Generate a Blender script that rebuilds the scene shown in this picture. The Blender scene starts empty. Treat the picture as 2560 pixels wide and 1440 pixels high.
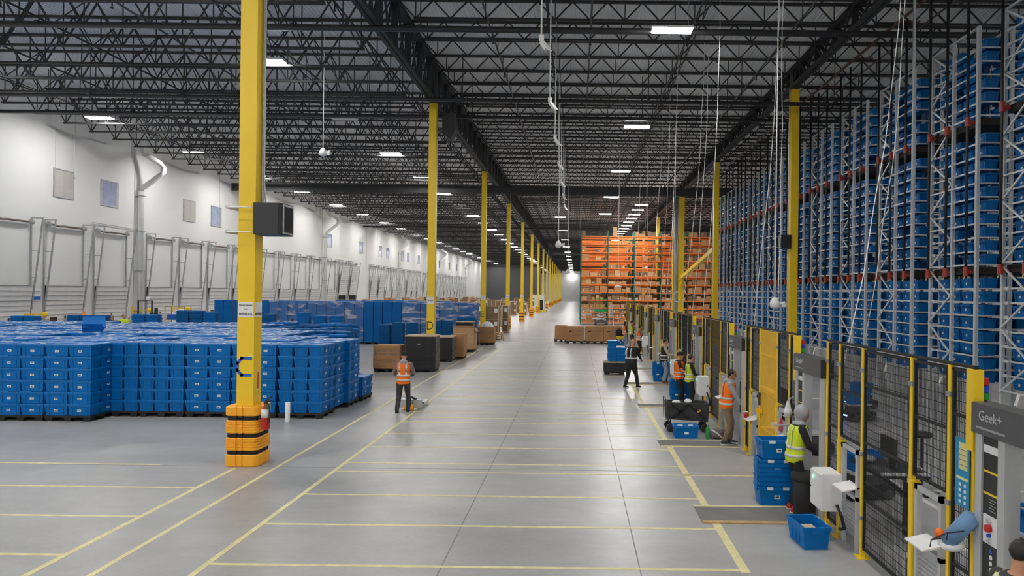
import bpy, bmesh, math, random
from mathutils import Vector, Matrix, noise
random.seed(7)
SC = bpy.context.scene
COL = SC.collection
PI = math.pi

# ------------------------------------------------------------------ camera, world, exposure
cam_d = bpy.data.cameras.new('camera')
cam = bpy.data.objects.new('camera', cam_d)
COL.objects.link(cam)
cam.location = (0, 0, 3.45)
cam.rotation_euler = (PI / 2, -0.012, 0)
cam_d.sensor_width = 36
cam_d.lens = 1750 / 2560 * 36
cam_d.shift_x = -161 / 2560
cam_d.shift_y = 13 / 2560
cam_d.clip_end = 1000
SC.camera = cam

wd = bpy.data.worlds.new('world'); SC.world = wd; wd.use_nodes = True
wd.node_tree.nodes['Background'].inputs[0].default_value = (0.80, 0.86, 1.0, 1)
wd.node_tree.nodes['Background'].inputs[1].default_value = 0.35

SC.view_settings.view_transform = 'Standard'
SC.view_settings.look = 'None'
SC.view_settings.gamma = 1
SC.view_settings.use_curve_mapping = False
SC.view_settings.exposure = 1.72
LAMP = 60.0            # strength of the high-bay diffusers
try:
    SC.cycles.use_denoising = True
    SC.cycles.max_bounces = 6
    SC.cycles.diffuse_bounces = 4
    SC.cycles.glossy_bounces = 3
    SC.cycles.transparent_max_bounces = 12
    SC.cycles.sample_clamp_indirect = 6
except Exception:
    pass

# ------------------------------------------------------------------ materials
MATS = {}
def srgb(r, g, b):
    f = lambda c: (c / 255 / 12.92) if c / 255 <= 0.04045 else ((c / 255 + 0.055) / 1.055) ** 2.4
    return (f(r), f(g), f(b))
def mat(name, col, rough=0.6, metal=0.0, var=0.10, scale=3.0, bump=0.0, bscale=40, emit=None, spec=0.5, coat=0.0, alpha=1.0):
    m = bpy.data.materials.new(name); m.use_nodes = True
    nt = m.node_tree; b = nt.nodes['Principled BSDF']
    b.inputs['Roughness'].default_value = rough
    b.inputs['Metallic'].default_value = metal
    b.inputs['Specular IOR Level'].default_value = spec
    b.inputs['Coat Weight'].default_value = coat
    tc = nt.nodes.new('ShaderNodeTexCoord')
    n = nt.nodes.new('ShaderNodeTexNoise'); n.inputs['Scale'].default_value = scale; n.inputs['Detail'].default_value = 4
    nt.links.new(tc.outputs['Object'], n.inputs['Vector'])
    r = nt.nodes.new('ShaderNodeValToRGB')
    lo = tuple(max(0, c * (1 - var)) for c in col) + (1,); hi = tuple(min(1, c * (1 + var)) for c in col) + (1,)
    r.color_ramp.elements[0].color = lo; r.color_ramp.elements[0].position = 0.3
    r.color_ramp.elements[1].color = hi; r.color_ramp.elements[1].position = 0.7
    nt.links.new(n.outputs['Fac'], r.inputs['Fac'])
    nt.links.new(r.outputs['Color'], b.inputs['Base Color'])
    if bump:
        n2 = nt.nodes.new('ShaderNodeTexNoise'); n2.inputs['Scale'].default_value = bscale
        nt.links.new(tc.outputs['Object'], n2.inputs['Vector'])
        bp = nt.nodes.new('ShaderNodeBump'); bp.inputs['Strength'].default_value = bump; bp.inputs['Distance'].default_value = 0.02
        nt.links.new(n2.outputs['Fac'], bp.inputs['Height']); nt.links.new(bp.outputs['Normal'], b.inputs['Normal'])
    if emit:
        b.inputs['Emission Color'].default_value = (*emit[0], 1); b.inputs['Emission Strength'].default_value = emit[1]
    if alpha < 1: b.inputs['Alpha'].default_value = alpha
    MATS[name] = m
    return m

mat('yellow', srgb(244, 205, 34), 0.42, var=0.05, scale=1.2)
mat('yellow_door', srgb(236, 186, 20), 0.5, var=0.05)
mat('yellow_mesh', srgb(236, 186, 24), 0.5, alpha=0.8)
mat('guard_orange', srgb(255, 178, 36), 0.5, var=0.05)
mat('strap', (0.012, 0.012, 0.013), 0.8)
mat('steel_dark', (0.030, 0.031, 0.033), 0.6, var=0.15)
mat('pipe_black', (0.018, 0.018, 0.02), 0.45)
mat('deck', (0.74, 0.75, 0.76), 0.55, var=0.10, scale=0.6)
mat('white_wall', (0.72, 0.72, 0.71), 0.75, var=0.04, scale=0.25, bump=0.05, bscale=6)
mat('white_paint', (0.78, 0.78, 0.77), 0.55, var=0.05)
mat('door_white', (0.70, 0.70, 0.69), 0.5, var=0.04)
mat('galv', (0.42, 0.43, 0.44), 0.42, metal=0.6, var=0.15, scale=8)
mat('rack_grey', (0.60, 0.62, 0.63), 0.45, metal=0.3, var=0.10, scale=5)
mat('alu', (0.56, 0.57, 0.58), 0.4, metal=0.35, var=0.05)
mat('tote_blue', srgb(0, 108, 182), 0.5, spec=0.22, var=0.10, scale=2.0)
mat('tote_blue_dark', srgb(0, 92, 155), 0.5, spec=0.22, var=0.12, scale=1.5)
mat('tote_rack_blue', srgb(0, 102, 170), 0.5, spec=0.22, var=0.10, scale=2.0)
mat('tote_lid', srgb(4, 116, 192), 0.33, var=0.14, scale=6.0, bump=0.25, bscale=14)
mat('paper', (0.80, 0.80, 0.79), 0.7, var=0.03)
mat('ink', (0.03, 0.03, 0.03), 0.8)
mat('ink_grey', (0.16, 0.16, 0.17), 0.8)
mat('pallet_black', (0.014, 0.014, 0.015), 0.65)
mat('card', srgb(186, 138, 94), 0.85, var=0.10, scale=1.5)
mat('card_light', srgb(200, 160, 118), 0.85, var=0.10)
mat('card_dark', srgb(134, 108, 84), 0.85, var=0.15)
mat('card_edge', srgb(205, 185, 155), 0.85)
mat('tray_black', (0.022, 0.022, 0.024), 0.6, var=0.3, scale=9)
mat('tray_edge', (0.22, 0.2, 0.18), 0.8, var=0.3, scale=20)
mat('orange_beam', srgb(236, 124, 48), 0.45, var=0.08)
mat('green_upright', srgb(30, 98, 78), 0.5)
mat('green_lift', srgb(20, 140, 70), 0.45)
mat('mesh_black', (0.012, 0.012, 0.012), 0.6)
mat('tape', srgb(224, 214, 162), 0.6, var=0.12, scale=6)
mat('tape_white', (0.7, 0.7, 0.68), 0.6)
mat('mat_grey', (0.20, 0.19, 0.185), 0.85, bump=0.2, bscale=60)
mat('red', srgb(190, 30, 30), 0.4)
mat('brown_pipe', (0.09, 0.05, 0.04), 0.6)
mat('red_pipe', srgb(168, 62, 44), 0.5, var=0.15)
mat('blue_letter', srgb(18, 96, 186), 0.5)
mat('slate_letter', srgb(92, 92, 92), 0.5)
mat('plastic_dark', (0.022, 0.023, 0.025), 0.45)
mat('plastic_grey', (0.085, 0.085, 0.09), 0.45)
mat('glass_dark', (0.02, 0.022, 0.025), 0.08, spec=0.8)
mat('sky_glass', (0.33, 0.38, 0.52), 0.12, spec=0.6)
mat('window_board', (0.55, 0.54, 0.50), 0.6)
mat('brush', (0.16, 0.13, 0.11), 0.8)
mat('dark_gap', (0.02, 0.018, 0.016), 0.9)
mat('brick_red', (0.18, 0.07, 0.045), 0.9)
mat('wood', srgb(196, 160, 110), 0.8, var=0.2, scale=6)
mat('film_white', (0.82, 0.82, 0.84), 0.5, bump=0.3, bscale=10)
mat('skin_a', srgb(196, 140, 108), 0.6, var=0.04)
mat('skin_b', srgb(160, 108, 80), 0.6, var=0.04)
mat('hair_black', (0.012, 0.010, 0.010), 0.5)
mat('cloth_black', (0.016, 0.016, 0.018), 0.85, var=0.25, scale=12)
mat('cloth_charcoal', (0.045, 0.045, 0.048), 0.85, var=0.25, scale=12)
mat('cloth_grey', (0.36, 0.37, 0.38), 0.9, var=0.12, scale=10)
mat('cloth_mauve', (0.20, 0.17, 0.18), 0.9, var=0.3, scale=25)
mat('cloth_beige', (0.55, 0.42, 0.29), 0.9, var=0.1)
mat('cloth_khaki', (0.20, 0.14, 0.085), 0.9, var=0.2, scale=8)
mat('cloth_denim', (0.26, 0.31, 0.38), 0.9, var=0.25, scale=14)
mat('cloth_white', (0.7, 0.7, 0.68), 0.9)
mat('hivis_orange', srgb(255, 118, 20), 0.7, var=0.08, scale=8)
mat('hivis_yellow', srgb(206, 226, 42), 0.7, var=0.08, scale=8)
mat('reflect', (0.62, 0.60, 0.58), 0.4, var=0.05)
mat('shoe_white', (0.7, 0.7, 0.7), 0.6)
mat('bottle_green', srgb(40, 150, 70), 0.35)
mat('blue_box', srgb(110, 150, 190), 0.6)
mat('poster_blue', srgb(30, 140, 190), 0.5)
mat('poster_cream', srgb(225, 220, 150), 0.6)
mat('lens_blue', srgb(30, 70, 200), 0.3)
mat('lens_green', srgb(30, 150, 60), 0.3)
mat('led_green', (0.05, 0.6, 0.35), 0.4, emit=((0.1, 1.0, 0.6), 2.0))
mat('led_blue', (0.05, 0.1, 0.8), 0.4, emit=((0.15, 0.25, 1.0), 3.0))
mat('lamp_on', (0.9, 0.9, 0.9), 0.5, emit=((1.0, 0.985, 0.955), LAMP))
mat('lamp_off', (0.75, 0.76, 0.76), 0.5)
mat('joint', (0.24, 0.24, 0.235), 0.8)

def floor_material():
    m = bpy.data.materials.new('polished_concrete'); m.use_nodes = True
    nt = m.node_tree; b = nt.nodes['Principled BSDF']; L = nt.links.new
    tc = nt.nodes.new('ShaderNodeTexCoord')
    n1 = nt.nodes.new('ShaderNodeTexNoise'); n1.inputs['Scale'].default_value = 0.45; n1.inputs['Detail'].default_value = 8; n1.inputs['Roughness'].default_value = 0.65
    mp = nt.nodes.new('ShaderNodeMapping'); mp.inputs['Scale'].default_value = (0.6, 1.3, 1)
    L(tc.outputs['Object'], mp.inputs['Vector']); L(mp.outputs['Vector'], n1.inputs['Vector'])
    r1 = nt.nodes.new('ShaderNodeValToRGB')
    e = r1.color_ramp.elements
    e[0].position = 0.25; e[0].color = (0.30, 0.30, 0.296, 1)
    e[1].position = 0.75; e[1].color = (0.47, 0.467, 0.455, 1)
    L(n1.outputs['Fac'], r1.inputs['Fac'])
    n2 = nt.nodes.new('ShaderNodeTexNoise'); n2.inputs['Scale'].default_value = 14; n2.inputs['Detail'].default_value = 5
    L(tc.outputs['Object'], n2.inputs['Vector'])
    mx = nt.nodes.new('ShaderNodeMixRGB'); mx.blend_type = 'SOFT_LIGHT'; mx.inputs['Fac'].default_value = 0.22
    L(r1.outputs['Color'], mx.inputs[1]); L(n2.outputs['Color'], mx.inputs[2])
    hs = nt.nodes.new('ShaderNodeHueSaturation'); hs.inputs['Saturation'].default_value = 0.35
    L(mx.outputs['Color'], hs.inputs['Color'])
    L(hs.outputs['Color'], b.inputs['Base Color'])
    n3 = nt.nodes.new('ShaderNodeTexNoise'); n3.inputs['Scale'].default_value = 2.2; n3.inputs['Detail'].default_value = 6
    L(tc.outputs['Object'], n3.inputs['Vector'])
    r3 = nt.nodes.new('ShaderNodeMapRange'); r3.inputs['From Min'].default_value = 0.1; r3.inputs['From Max'].default_value = 0.9
    r3.inputs['To Min'].default_value = 0.24; r3.inputs['To Max'].default_value = 0.44
    L(n3.outputs['Fac'], r3.inputs['Value']); L(r3.outputs['Result'], b.inputs['Roughness'])
    bp = nt.nodes.new('ShaderNodeBump'); bp.inputs['Strength'].default_value = 0.06; bp.inputs['Distance'].default_value = 0.02
    L(n2.outputs['Fac'], bp.inputs['Height']); L(bp.outputs['Normal'], b.inputs['Normal'])
    b.inputs['Specular IOR Level'].default_value = 0.45
    MATS['floor'] = m
floor_material()

def film_material():
    m = bpy.data.materials.new('stretch_film'); m.use_nodes = True
    nt = m.node_tree; L = nt.links.new
    for n in list(nt.nodes): nt.nodes.remove(n)
    out = nt.nodes.new('ShaderNodeOutputMaterial'); mix = nt.nodes.new('ShaderNodeMixShader')
    tr = nt.nodes.new('ShaderNodeBsdfTransparent'); gl = nt.nodes.new('ShaderNodeBsdfPrincipled')
    gl.inputs['Base Color'].default_value = (0.85, 0.86, 0.9, 1); gl.inputs['Roughness'].default_value = 0.18
    tc = nt.nodes.new('ShaderNodeTexCoord'); mp = nt.nodes.new('ShaderNodeMapping'); mp.inputs['Scale'].default_value = (1.0, 1.0, 3.4)
    ge = nt.nodes.new('ShaderNodeNewGeometry')
    n = nt.nodes.new('ShaderNodeTexNoise'); n.inputs['Scale'].default_value = 0.9; n.inputs['Detail'].default_value = 7
    n.inputs['Distortion'].default_value = 1.2
    L(ge.outputs['Position'], mp.inputs['Vector']); L(mp.outputs['Vector'], n.inputs['Vector'])
    mr = nt.nodes.new('ShaderNodeMapRange'); mr.inputs['From Min'].default_value = 0.50; mr.inputs['From Max'].default_value = 0.72
    mr.inputs['To Min'].default_value = 0.07; mr.inputs['To Max'].default_value = 0.78  # noise mask paints pale highlights into the film
    L(n.outputs['Fac'], mr.inputs['Value'])
    bp = nt.nodes.new('ShaderNodeBump'); bp.inputs['Strength'].default_value = 0.8; bp.inputs['Distance'].default_value = 0.08
    L(n.outputs['Fac'], bp.inputs['Height']); L(bp.outputs['Normal'], gl.inputs['Normal'])
    L(mr.outputs['Result'], mix.inputs['Fac']); L(tr.outputs[0], mix.inputs[1]); L(gl.outputs[0], mix.inputs[2])
    L(mix.outputs[0], out.inputs['Surface'])
    MATS['film'] = m
film_material()

# ------------------------------------------------------------------ mesh helpers
class MB:
    def __init__(s): s.v = []; s.f = []
    def add(s, v, f):
        o = len(s.v); s.v += [tuple(p) for p in v]; s.f += [tuple(i + o for i in q) for q in f]; return s
    def box(s, x0, x1, y0, y1, z0, z1):
        return s.add([(x0, y0, z0), (x1, y0, z0), (x1, y1, z0), (x0, y1, z0), (x0, y0, z1), (x1, y0, z1), (x1, y1, z1), (x0, y1, z1)],
                     [(0, 3, 2, 1), (4, 5, 6, 7), (0, 1, 5, 4), (1, 2, 6, 5), (2, 3, 7, 6), (3, 0, 4, 7)])
    def frus(s, a0, b0, z0, a1, b1, z1, cx=0, cy=0, top=True):      # tapered box: half sizes at two heights
        v = [(cx + sx * a, cy + sy * b, z) for a, b, z in ((a0, b0, z0), (a1, b1, z1)) for sx, sy in ((-1, -1), (1, -1), (1, 1), (-1, 1))]
        f = [(0, 3, 2, 1), (0, 1, 5, 4), (1, 2, 6, 5), (2, 3, 7, 6), (3, 0, 4, 7)]
        if top: f.append((4, 5, 6, 7))
        return s.add(v, f)
    def bar(s, p, q, w, h=None):                                     # square bar between two points
        h = h or w; p = Vector(p); q = Vector(q); d = (q - p).normalized()
        up = Vector((0, 0, 1)) if abs(d.z) < 0.95 else Vector((0, 1, 0))
        a = d.cross(up).normalized() * w / 2; b = a.cross(d).normalized() * h / 2
        v = [p - a - b, p + a - b, p + a + b, p - a + b, q - a - b, q + a - b, q + a + b, q - a + b]
        return s.add(v, [(0, 3, 2, 1), (4, 5, 6, 7), (0, 1, 5, 4), (1, 2, 6, 5), (2, 3, 7, 6), (3, 0, 4, 7)])
    def tube(s, pts, r, n=8, cap=True):
        pts = [Vector(p) for p in pts]; k = len(pts)
        rs = r if isinstance(r, (list, tuple)) else [r] * k
        vs = []
        for i, p in enumerate(pts):
            d = (pts[min(i + 1, k - 1)] - pts[max(i - 1, 0)]).normalized()
            up = Vector((0, 0, 1)) if abs(d.z) < 0.9 else Vector((0, 1, 0))
            a = d.cross(up).normalized(); b = a.cross(d).normalized()
            vs += [p + (a * math.cos(2 * PI * j / n) + b * math.sin(2 * PI * j / n)) * rs[i] for j in range(n)]
        fs = [(i * n + j, i * n + (j + 1) % n, (i + 1) * n + (j + 1) % n, (i + 1) * n + j) for i in range(k - 1) for j in range(n)]
        if cap: fs += [tuple(range(n))[::-1], tuple(range((k - 1) * n, k * n))]
        return s.add(vs, fs)
    def lathe(s, prof, n=16, c=(0, 0, 0)):                           # profile (radius, z) round a vertical axis
        vs = [(c[0] + r * math.cos(2 * PI * j / n), c[1] + r * math.sin(2 * PI * j / n), c[2] + z) for r, z in prof for j in range(n)]
        k = len(prof)
        fs = [(i * n + j, i * n + (j + 1) % n, (i + 1) * n + (j + 1) % n, (i + 1) * n + j) for i in range(k - 1) for j in range(n)]
        fs += [tuple(range(n))[::-1], tuple(range((k - 1) * n, k * n))]
        return s.add(vs, fs)
    def prism(s, pts, axis, a, b):                                   # outline extruded along an axis
        n = len(pts)
        def p3(p, t): return {'x': (t, p[0], p[1]), 'y': (p[0], t, p[1]), 'z': (p[0], p[1], t)}[axis]
        v = [p3(p, a) for p in pts] + [p3(p, b) for p in pts]
        return s.add(v, [tuple(range(n))[::-1], tuple(range(n, 2 * n))] + [(i, (i + 1) % n, n + (i + 1) % n, n + i) for i in range(n)])
    def ell(s, c, r, n=12, m=8, R=None):
        vs = []; c = Vector(c)
        for i in range(1, m):
            t = PI * i / m
            for j in range(n):
                p = Vector((r[0] * math.sin(t) * math.cos(2 * PI * j / n), r[1] * math.sin(t) * math.sin(2 * PI * j / n), r[2] * math.cos(t)))
                vs.append(c + (R @ p if R else p))
        e0 = Vector((0, 0, r[2])); 
        vs += [c + (R @ e0 if R else e0), c - (R @ e0 if R else e0)]
        fs = [(i * n + j, (i + 1) * n + j, (i + 1) * n + (j + 1) % n, i * n + (j + 1) % n) for i in range(m - 2) for j in range(n)]
        t0 = (m - 1) * n
        fs += [(t0, j, (j + 1) % n) for j in range(n)] + [(t0 + 1, (m - 2) * n + (j + 1) % n, (m - 2) * n + j) for j in range(n)]
        return s.add(vs, fs)
    def mesh(s, name, material, smooth=False):
        me = bpy.data.meshes.new(name); me.from_pydata(s.v, [], s.f); me.update()
        bm = bmesh.new(); bm.from_mesh(me); bmesh.ops.recalc_face_normals(bm, faces=bm.faces); bm.to_mesh(me); bm.free()
        if material: me.materials.append(MATS[material])
        if smooth:
            for p in me.polygons: p.use_smooth = True
        return me

def put(name, me, parent=None, loc=(0, 0, 0), rz=0, rot=None, scale=None, kind=None):
    o = bpy.data.objects.new(name, me); COL.objects.link(o)
    o.location = loc; o.rotation_euler = rot if rot else (0, 0, rz)
    if scale: o.scale = scale
    if parent: o.parent = parent
    if kind: o['kind'] = kind
    return o
def part(name, mb, material, parent, loc=(0, 0, 0), rz=0, smooth=False, kind=None):
    return put(name, mb.mesh(name, material, smooth), parent, loc, rz, kind=kind)
def tag(o, label, cat=None, group=None, kind=None):
    o['label'] = label
    if cat: o['category'] = cat
    if group: o['group'] = group
    if kind: o['kind'] = kind
    return o
def thing(name, label, cat, loc=(0, 0, 0), rz=0, group=None):
    return tag(put(name, None, None, loc, rz), label, cat, group)
def struct(name, mb, material, label, smooth=False):
    return tag(part(name, mb, material, None, smooth=smooth), label, kind='structure')
def dup(src, loc, rz=None, label=None, group=None):
    r = src.copy(); COL.objects.link(r); r.location = loc
    if rz is not None: r.rotation_euler = (0, 0, rz)
    if label: r['label'] = label
    if group: r['group'] = group
    for ch in src.children:
        c = ch.copy(); COL.objects.link(c); c.parent = r
        for g in ch.children:
            d = g.copy(); COL.objects.link(d); d.parent = c
    return r
WORK = bpy.data.scenes.new('workbench')      # empty side scene, used only to evaluate lettering and bodies quickly; removed at the end
def evaluated_mesh(o):
    WORK.collection.objects.link(o)
    vl = WORK.view_layers[0]; vl.update()
    dg = vl.depsgraph; dg.update()
    me = bpy.data.meshes.new_from_object(o.evaluated_get(dg))
    bpy.data.objects.remove(o)
    return me
def text_mesh(s, size, material, extrude=0.002, align='CENTER', bold=0.0):
    cu = bpy.data.curves.new('lettering', 'FONT'); cu.body = s; cu.size = size; cu.extrude = extrude; cu.align_x = align; cu.align_y = 'CENTER'
    cu.offset = bold; cu.resolution_u = 3
    o = bpy.data.objects.new('lettering', cu)
    me = evaluated_mesh(o); bpy.data.curves.remove(cu)
    me.materials.clear(); me.materials.append(MATS[material])
    return me
FACE_CAM = (PI / 2, 0, 0)             # lettering that faces -Y
FACE_AISLE = (PI / 2, 0, -PI / 2)     # lettering that faces -X

# ================================================================== THE SHELL
XW, XR, Y0, Y1 = -27.6, 34.0, -75.0, 310.0
ZD = 13.7
BAY = 17.4
COLY = [13.9 + BAY * i for i in range(17)]
XL, XC = -6.48, 9.65

floor = struct('floor', MB().box(XW - .3, XR, Y0, Y1, -0.2, 0), 'floor', 'polished grey concrete warehouse floor')
for k, (x0, x1, y0, y1) in enumerate([(-1.66, -1.645, 6, 120), (.83, .845, 6, 120), (6.2, 6.215, 6, 76), (-27, 3.6, 13.62, 13.635), (-27, 3.6, 31.2, 31.215), (-27, 3.6, 48.6, 48.615)]):
    part('saw_cut_joint', MB().box(x0, x1, y0, y1, 0, 0.002), 'joint', floor)

# corrugated roof deck, ribs along Y
prof = []
x = XW - .3
while x < XR:
    prof += [(x, ZD + .04), (x + .05, ZD + .04), (x + .075, ZD), (x + .125, ZD)]
    x += 0.15
n = len(prof)
mb = MB()
mb.add([(p[0], Y0, p[1]) for p in prof] + [(p[0], Y1, p[1]) for p in prof], [(i, i + 1, n + i + 1, n + i) for i in range(n - 1)])
mb.box(XW - .3, XR, Y0, Y1, ZD + .06, ZD + .2)
struct('ceiling', mb, 'deck', 'corrugated grey metal roof deck')

struct('wall_right', MB().box(XR, XR + .3, Y0, Y1, 0, ZD + .1), 'white_wall', 'plain white wall behind the racks')
struct('wall_back', MB().box(XW, XR, Y0 - .3, Y0, 0, ZD + .1), 'white_wall', 'plain white end wall of the hall')
struct('wall_front', MB().box(XW, XR, Y1, Y1 + .3, 0, ZD + .1), 'white_wall', 'far white end wall at the end of the aisle')
struct('wall_partition', MB().box(XW, -11, 214, 214.3, 0, ZD), 'plastic_grey', 'dark grey partition across the far left of the hall')

# dock doors along the left wall ---------------------------------------------
door_y = []
for k in range(-1, 8):
    for j in range(4):
        y = 44.9 + 16.1 * k + 3.75 * j
        if k == 2 and j == 3: continue
        door_y.append((y, k, j))
DW, DH = 2.75, 3.52
open_doors = {(2, 1): 2.9, (2, 2): 2.9, (3, 0): 2.2, (3, 1): 2.2, (4, 1): 2.4, (5, 0): 2.4, (5, 3): 2.4}
slat_me = MB().box(0.02, 0.075, 0.02, DW - .02, 0.008, 0.235).mesh('door_slat', 'door_white')
rail_me = MB().box(0.03, 0.095, 0.0, DW, -0.011, 0.011).mesh('door_rail', 'galv')
track_mb = MB()
trk_v = MB().box(0.0, 0.06, -.03, .03, 0, 6.95).mesh('vertical_track', 'galv')
trk_s = MB().bar((0.08, 0, 2.3), (0.62, 0, 6.95), 0.055, 0.075).mesh('sloped_track', 'galv')
tie_me = MB().box(0.0, 0.62, -.02, .02, 6.89, 6.95).box(0.02, .44, -.01, .01, 5.25, 5.28).box(.02, .25, -.01, .01, 3.9, 3.93).mesh('track_tie', 'galv')
drum_me = MB().tube([(.16, -.06, 6.72), (.16, .06, 6.72)], .13, 12).mesh('cable_drum', 'galv')
spr_me = MB().tube([(.16, .25, 6.72), (.17, .75, 6.66), (.16, 1.2, 6.70), (.17, 1.5, 6.69), (.16, 2.45, 6.70)], .052, 8).mesh('torsion_spring', 'brush')
shaft_me = MB().tube([(.16, -.1, 6.72), (.16, DW + .1, 6.72)], .018, 6).mesh('shaft', 'galv')
head_me = MB().box(0.0, .05, .1, DW - .1, 6.55, 6.63).mesh('header_plate', 'white_paint')
lock_me = MB().box(.09, .12, -.04, .04, -.06, .06).mesh('lock', 'steel_dark')
pane_me = MB().box(.07, .09, 0, .5, 0, .24).mesh('door_pane', 'glass_dark')
hole_me = MB().box(-.02, .01, 0, DW, 0, DH).mesh('dock_opening', 'dark_gap')
shelter_me = MB().box(.0, .03, .2, .55, 0, 2.4).box(.0, .03, 1.5, 1.7, 0, 2.4).mesh('dock_shelter', 'brick_red')
for i, (y, k, j) in enumerate(door_y):
    d = put(f'door_{i + 1}', None, None, (XW, y, 0)); d['kind'] = 'structure'
    opened = (k, j) in open_doors
    d['label'] = ('white sectional dock door rolled part way up its tracks' if opened else 'closed white sectional dock door with sloped steel tracks')
    lift = open_doors.get((k, j), 0)
    put('dock_opening', hole_me, d)
    if lift: put('dock_shelter', shelter_me, d)
    near = y < 100
    nsl = 14
    for s in range(nsl):
        z = s * .25 + lift
        xo = max(0, (z - 2.3)) * .116
        put('door_slat', slat_me, d, (xo, 0, z), rot=(0, .115 if z > 2.2 else 0, 0))
        if near: put('door_rail', rail_me, d, (xo, 0, z))
    put('door_rail', rail_me, d, (max(0, (3.5 + lift - 2.3)) * .116, 0, 3.5 + lift))
    if near and not lift:
        put('lock', lock_me, d, (0, DW / 2, 2.87)); put('lock', lock_me, d, (0, DW / 2, 1.85))
    if lift: put('door_pane', pane_me, d, (max(0, (1.6 + lift - 2.3)) * .116 - .01, .35, 1.6 + lift))
    elif k in (-1, 0): put('door_pane', pane_me, d, (0, .3, 1.62))
    for yy in (-.06, DW + .06):
        put('vertical_track', trk_v, d, (0, yy, 0)); put('sloped_track', trk_s, d, (0, yy, 0)); put('track_tie', tie_me, d, (0, yy, 0))
        if near: put('cable_drum', drum_me, d, (0, yy + (.14 if yy < 0 else -.14), 0))
    put('torsion_spring', spr_me, d); put('shaft', shaft_me, d); put('header_plate', head_me, d)
t54 = text_mesh('54', .34, 'ink_grey')
d54 = bpy.data.objects['door_3']
put('door_number', t54, d54, (.10, 1.45, 1.74), rot=(PI / 2, 0, PI / 2))

# wall with the door bays (the openings are filled by the doors)
struct('wall_left', MB().box(XW - .3, XW - .02, Y0, Y1, 0, ZD + .1), 'white_wall', 'long white concrete wall with the dock doors')
for k in range(0, 10):        # panel joints
    part('panel_joint', MB().box(XW - .02, XW - .012, 43.6 + 16.1 * (k - 1), 43.63 + 16.1 * (k - 1), 0, 12.5), 'joint', bpy.data.objects['wall_left'])

# high windows
wy = [36.9, 40.6, 49.1, 52.8, 77.4, 88.9, 97.6, 101.5, 110.3, 113.8, 121.6, 133, 140, 151, 160]
wf = MB().box(-.0, .05, -.06, 1.46, 1.4, 1.46).box(0, .05, -.06, 1.46, -.06, 0).box(0, .05, -.06, 0, 0, 1.4).box(0, .05, 1.4, 1.46, 0, 1.4).mesh('window_frame', 'galv')
wp = MB().box(.0, .02, 0, 1.4, 0, 1.4).mesh('window_pane', 'sky_glass')
wl = MB().box(.0, .03, 0, 1.4, 0, .125).mesh('louvre_slat', 'window_board')
wj = MB().box(.012, .05, 1.25, 1.4, 0, 1.4).mesh('window_jamb', 'galv')
for i, y in enumerate(wy):
    w = put(f'window_{i + 1}', None, None, (XW - .02, y, 8.28)); w['kind'] = 'structure'
    w['label'] = 'small square louvred window high on white wall' if i in (0, 2) else 'small square blue-grey glass window high on white wall'
    put('window_frame', wf, w)
    if i in (0, 2):
        for s in range(11): put('louvre_slat', wl, w, (.01, 0, .127 * s), rot=(0, .25, 0))
    else:
        put('window_pane', wp, w); put('window_jamb', wj, w)

# downspouts
for i, y in enumerate([43.9, 76.2, 108.4, 140.6, 172.8]):
    o = thing('downspout', 'white roof drain pipe with offset elbow on dock wall', 'pipe', (XW + .25, y, 0), group='roof drain pipes on the dock wall')
    part('pipe', MB().tube([(0, 0, 0), (0, 0, 9.5), (.12, 0, 9.75), (1.1, .15, 10.55), (1.25, .2, 10.75), (1.25, .2, 11.05), (1.1, .1, 11.3), (.35, -.3, 11.8), (.25, -.35, 12.0), (.25, -.35, 13.0)], .16, 12), 'white_paint', o, smooth=True)
    for z in (2.0, 4.5, 7.0, 9.2):
        part('bracket', MB().box(-.24, .2, -.22, .22, z, z + .05), 'galv', o)
o = tag(part('wall_sign', MB().box(0, .02, 0, .6, 0, .62), 'paper', None, (XW, 35.45, 2.75)), 'white notice with blue band on the pier between dock doors', 'sign')
part('blue_band', MB().box(.02, .026, .02, .58, .04, .2), 'blue_letter', o)
put('lettering', text_mesh('Outbound Doors\nNo Parking', .075, 'ink_grey'), o, (.03, .3, .42), rot=(PI / 2, 0, PI / 2))
for y in (36.3, 37.7, 53.0, 56.2, 80, 95):
    o = thing('pull_chain', 'thin pull chain hanging from the roof along the white wall', 'chain', (XW + .5, y, 9.3), group='pull chains on the dock wall')
    part('chain', MB().tube([(0, 0, .1), (0, 0, 4.4)], .012, 5), 'galv', o); part('weight', MB().lathe([(.02, .1), (.05, .06), (.05, 0), (.02, -.02)], 8), 'galv', o)
tag(part('conduit', MB().tube([(0, 0, 0), (0, 4.1, -.05), (0, 4.2, -.6)], .02, 6), 'galv', None, (XW + .05, 39.8, 7.15)), 'grey electrical conduit above the dock doors', 'conduit')

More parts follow.
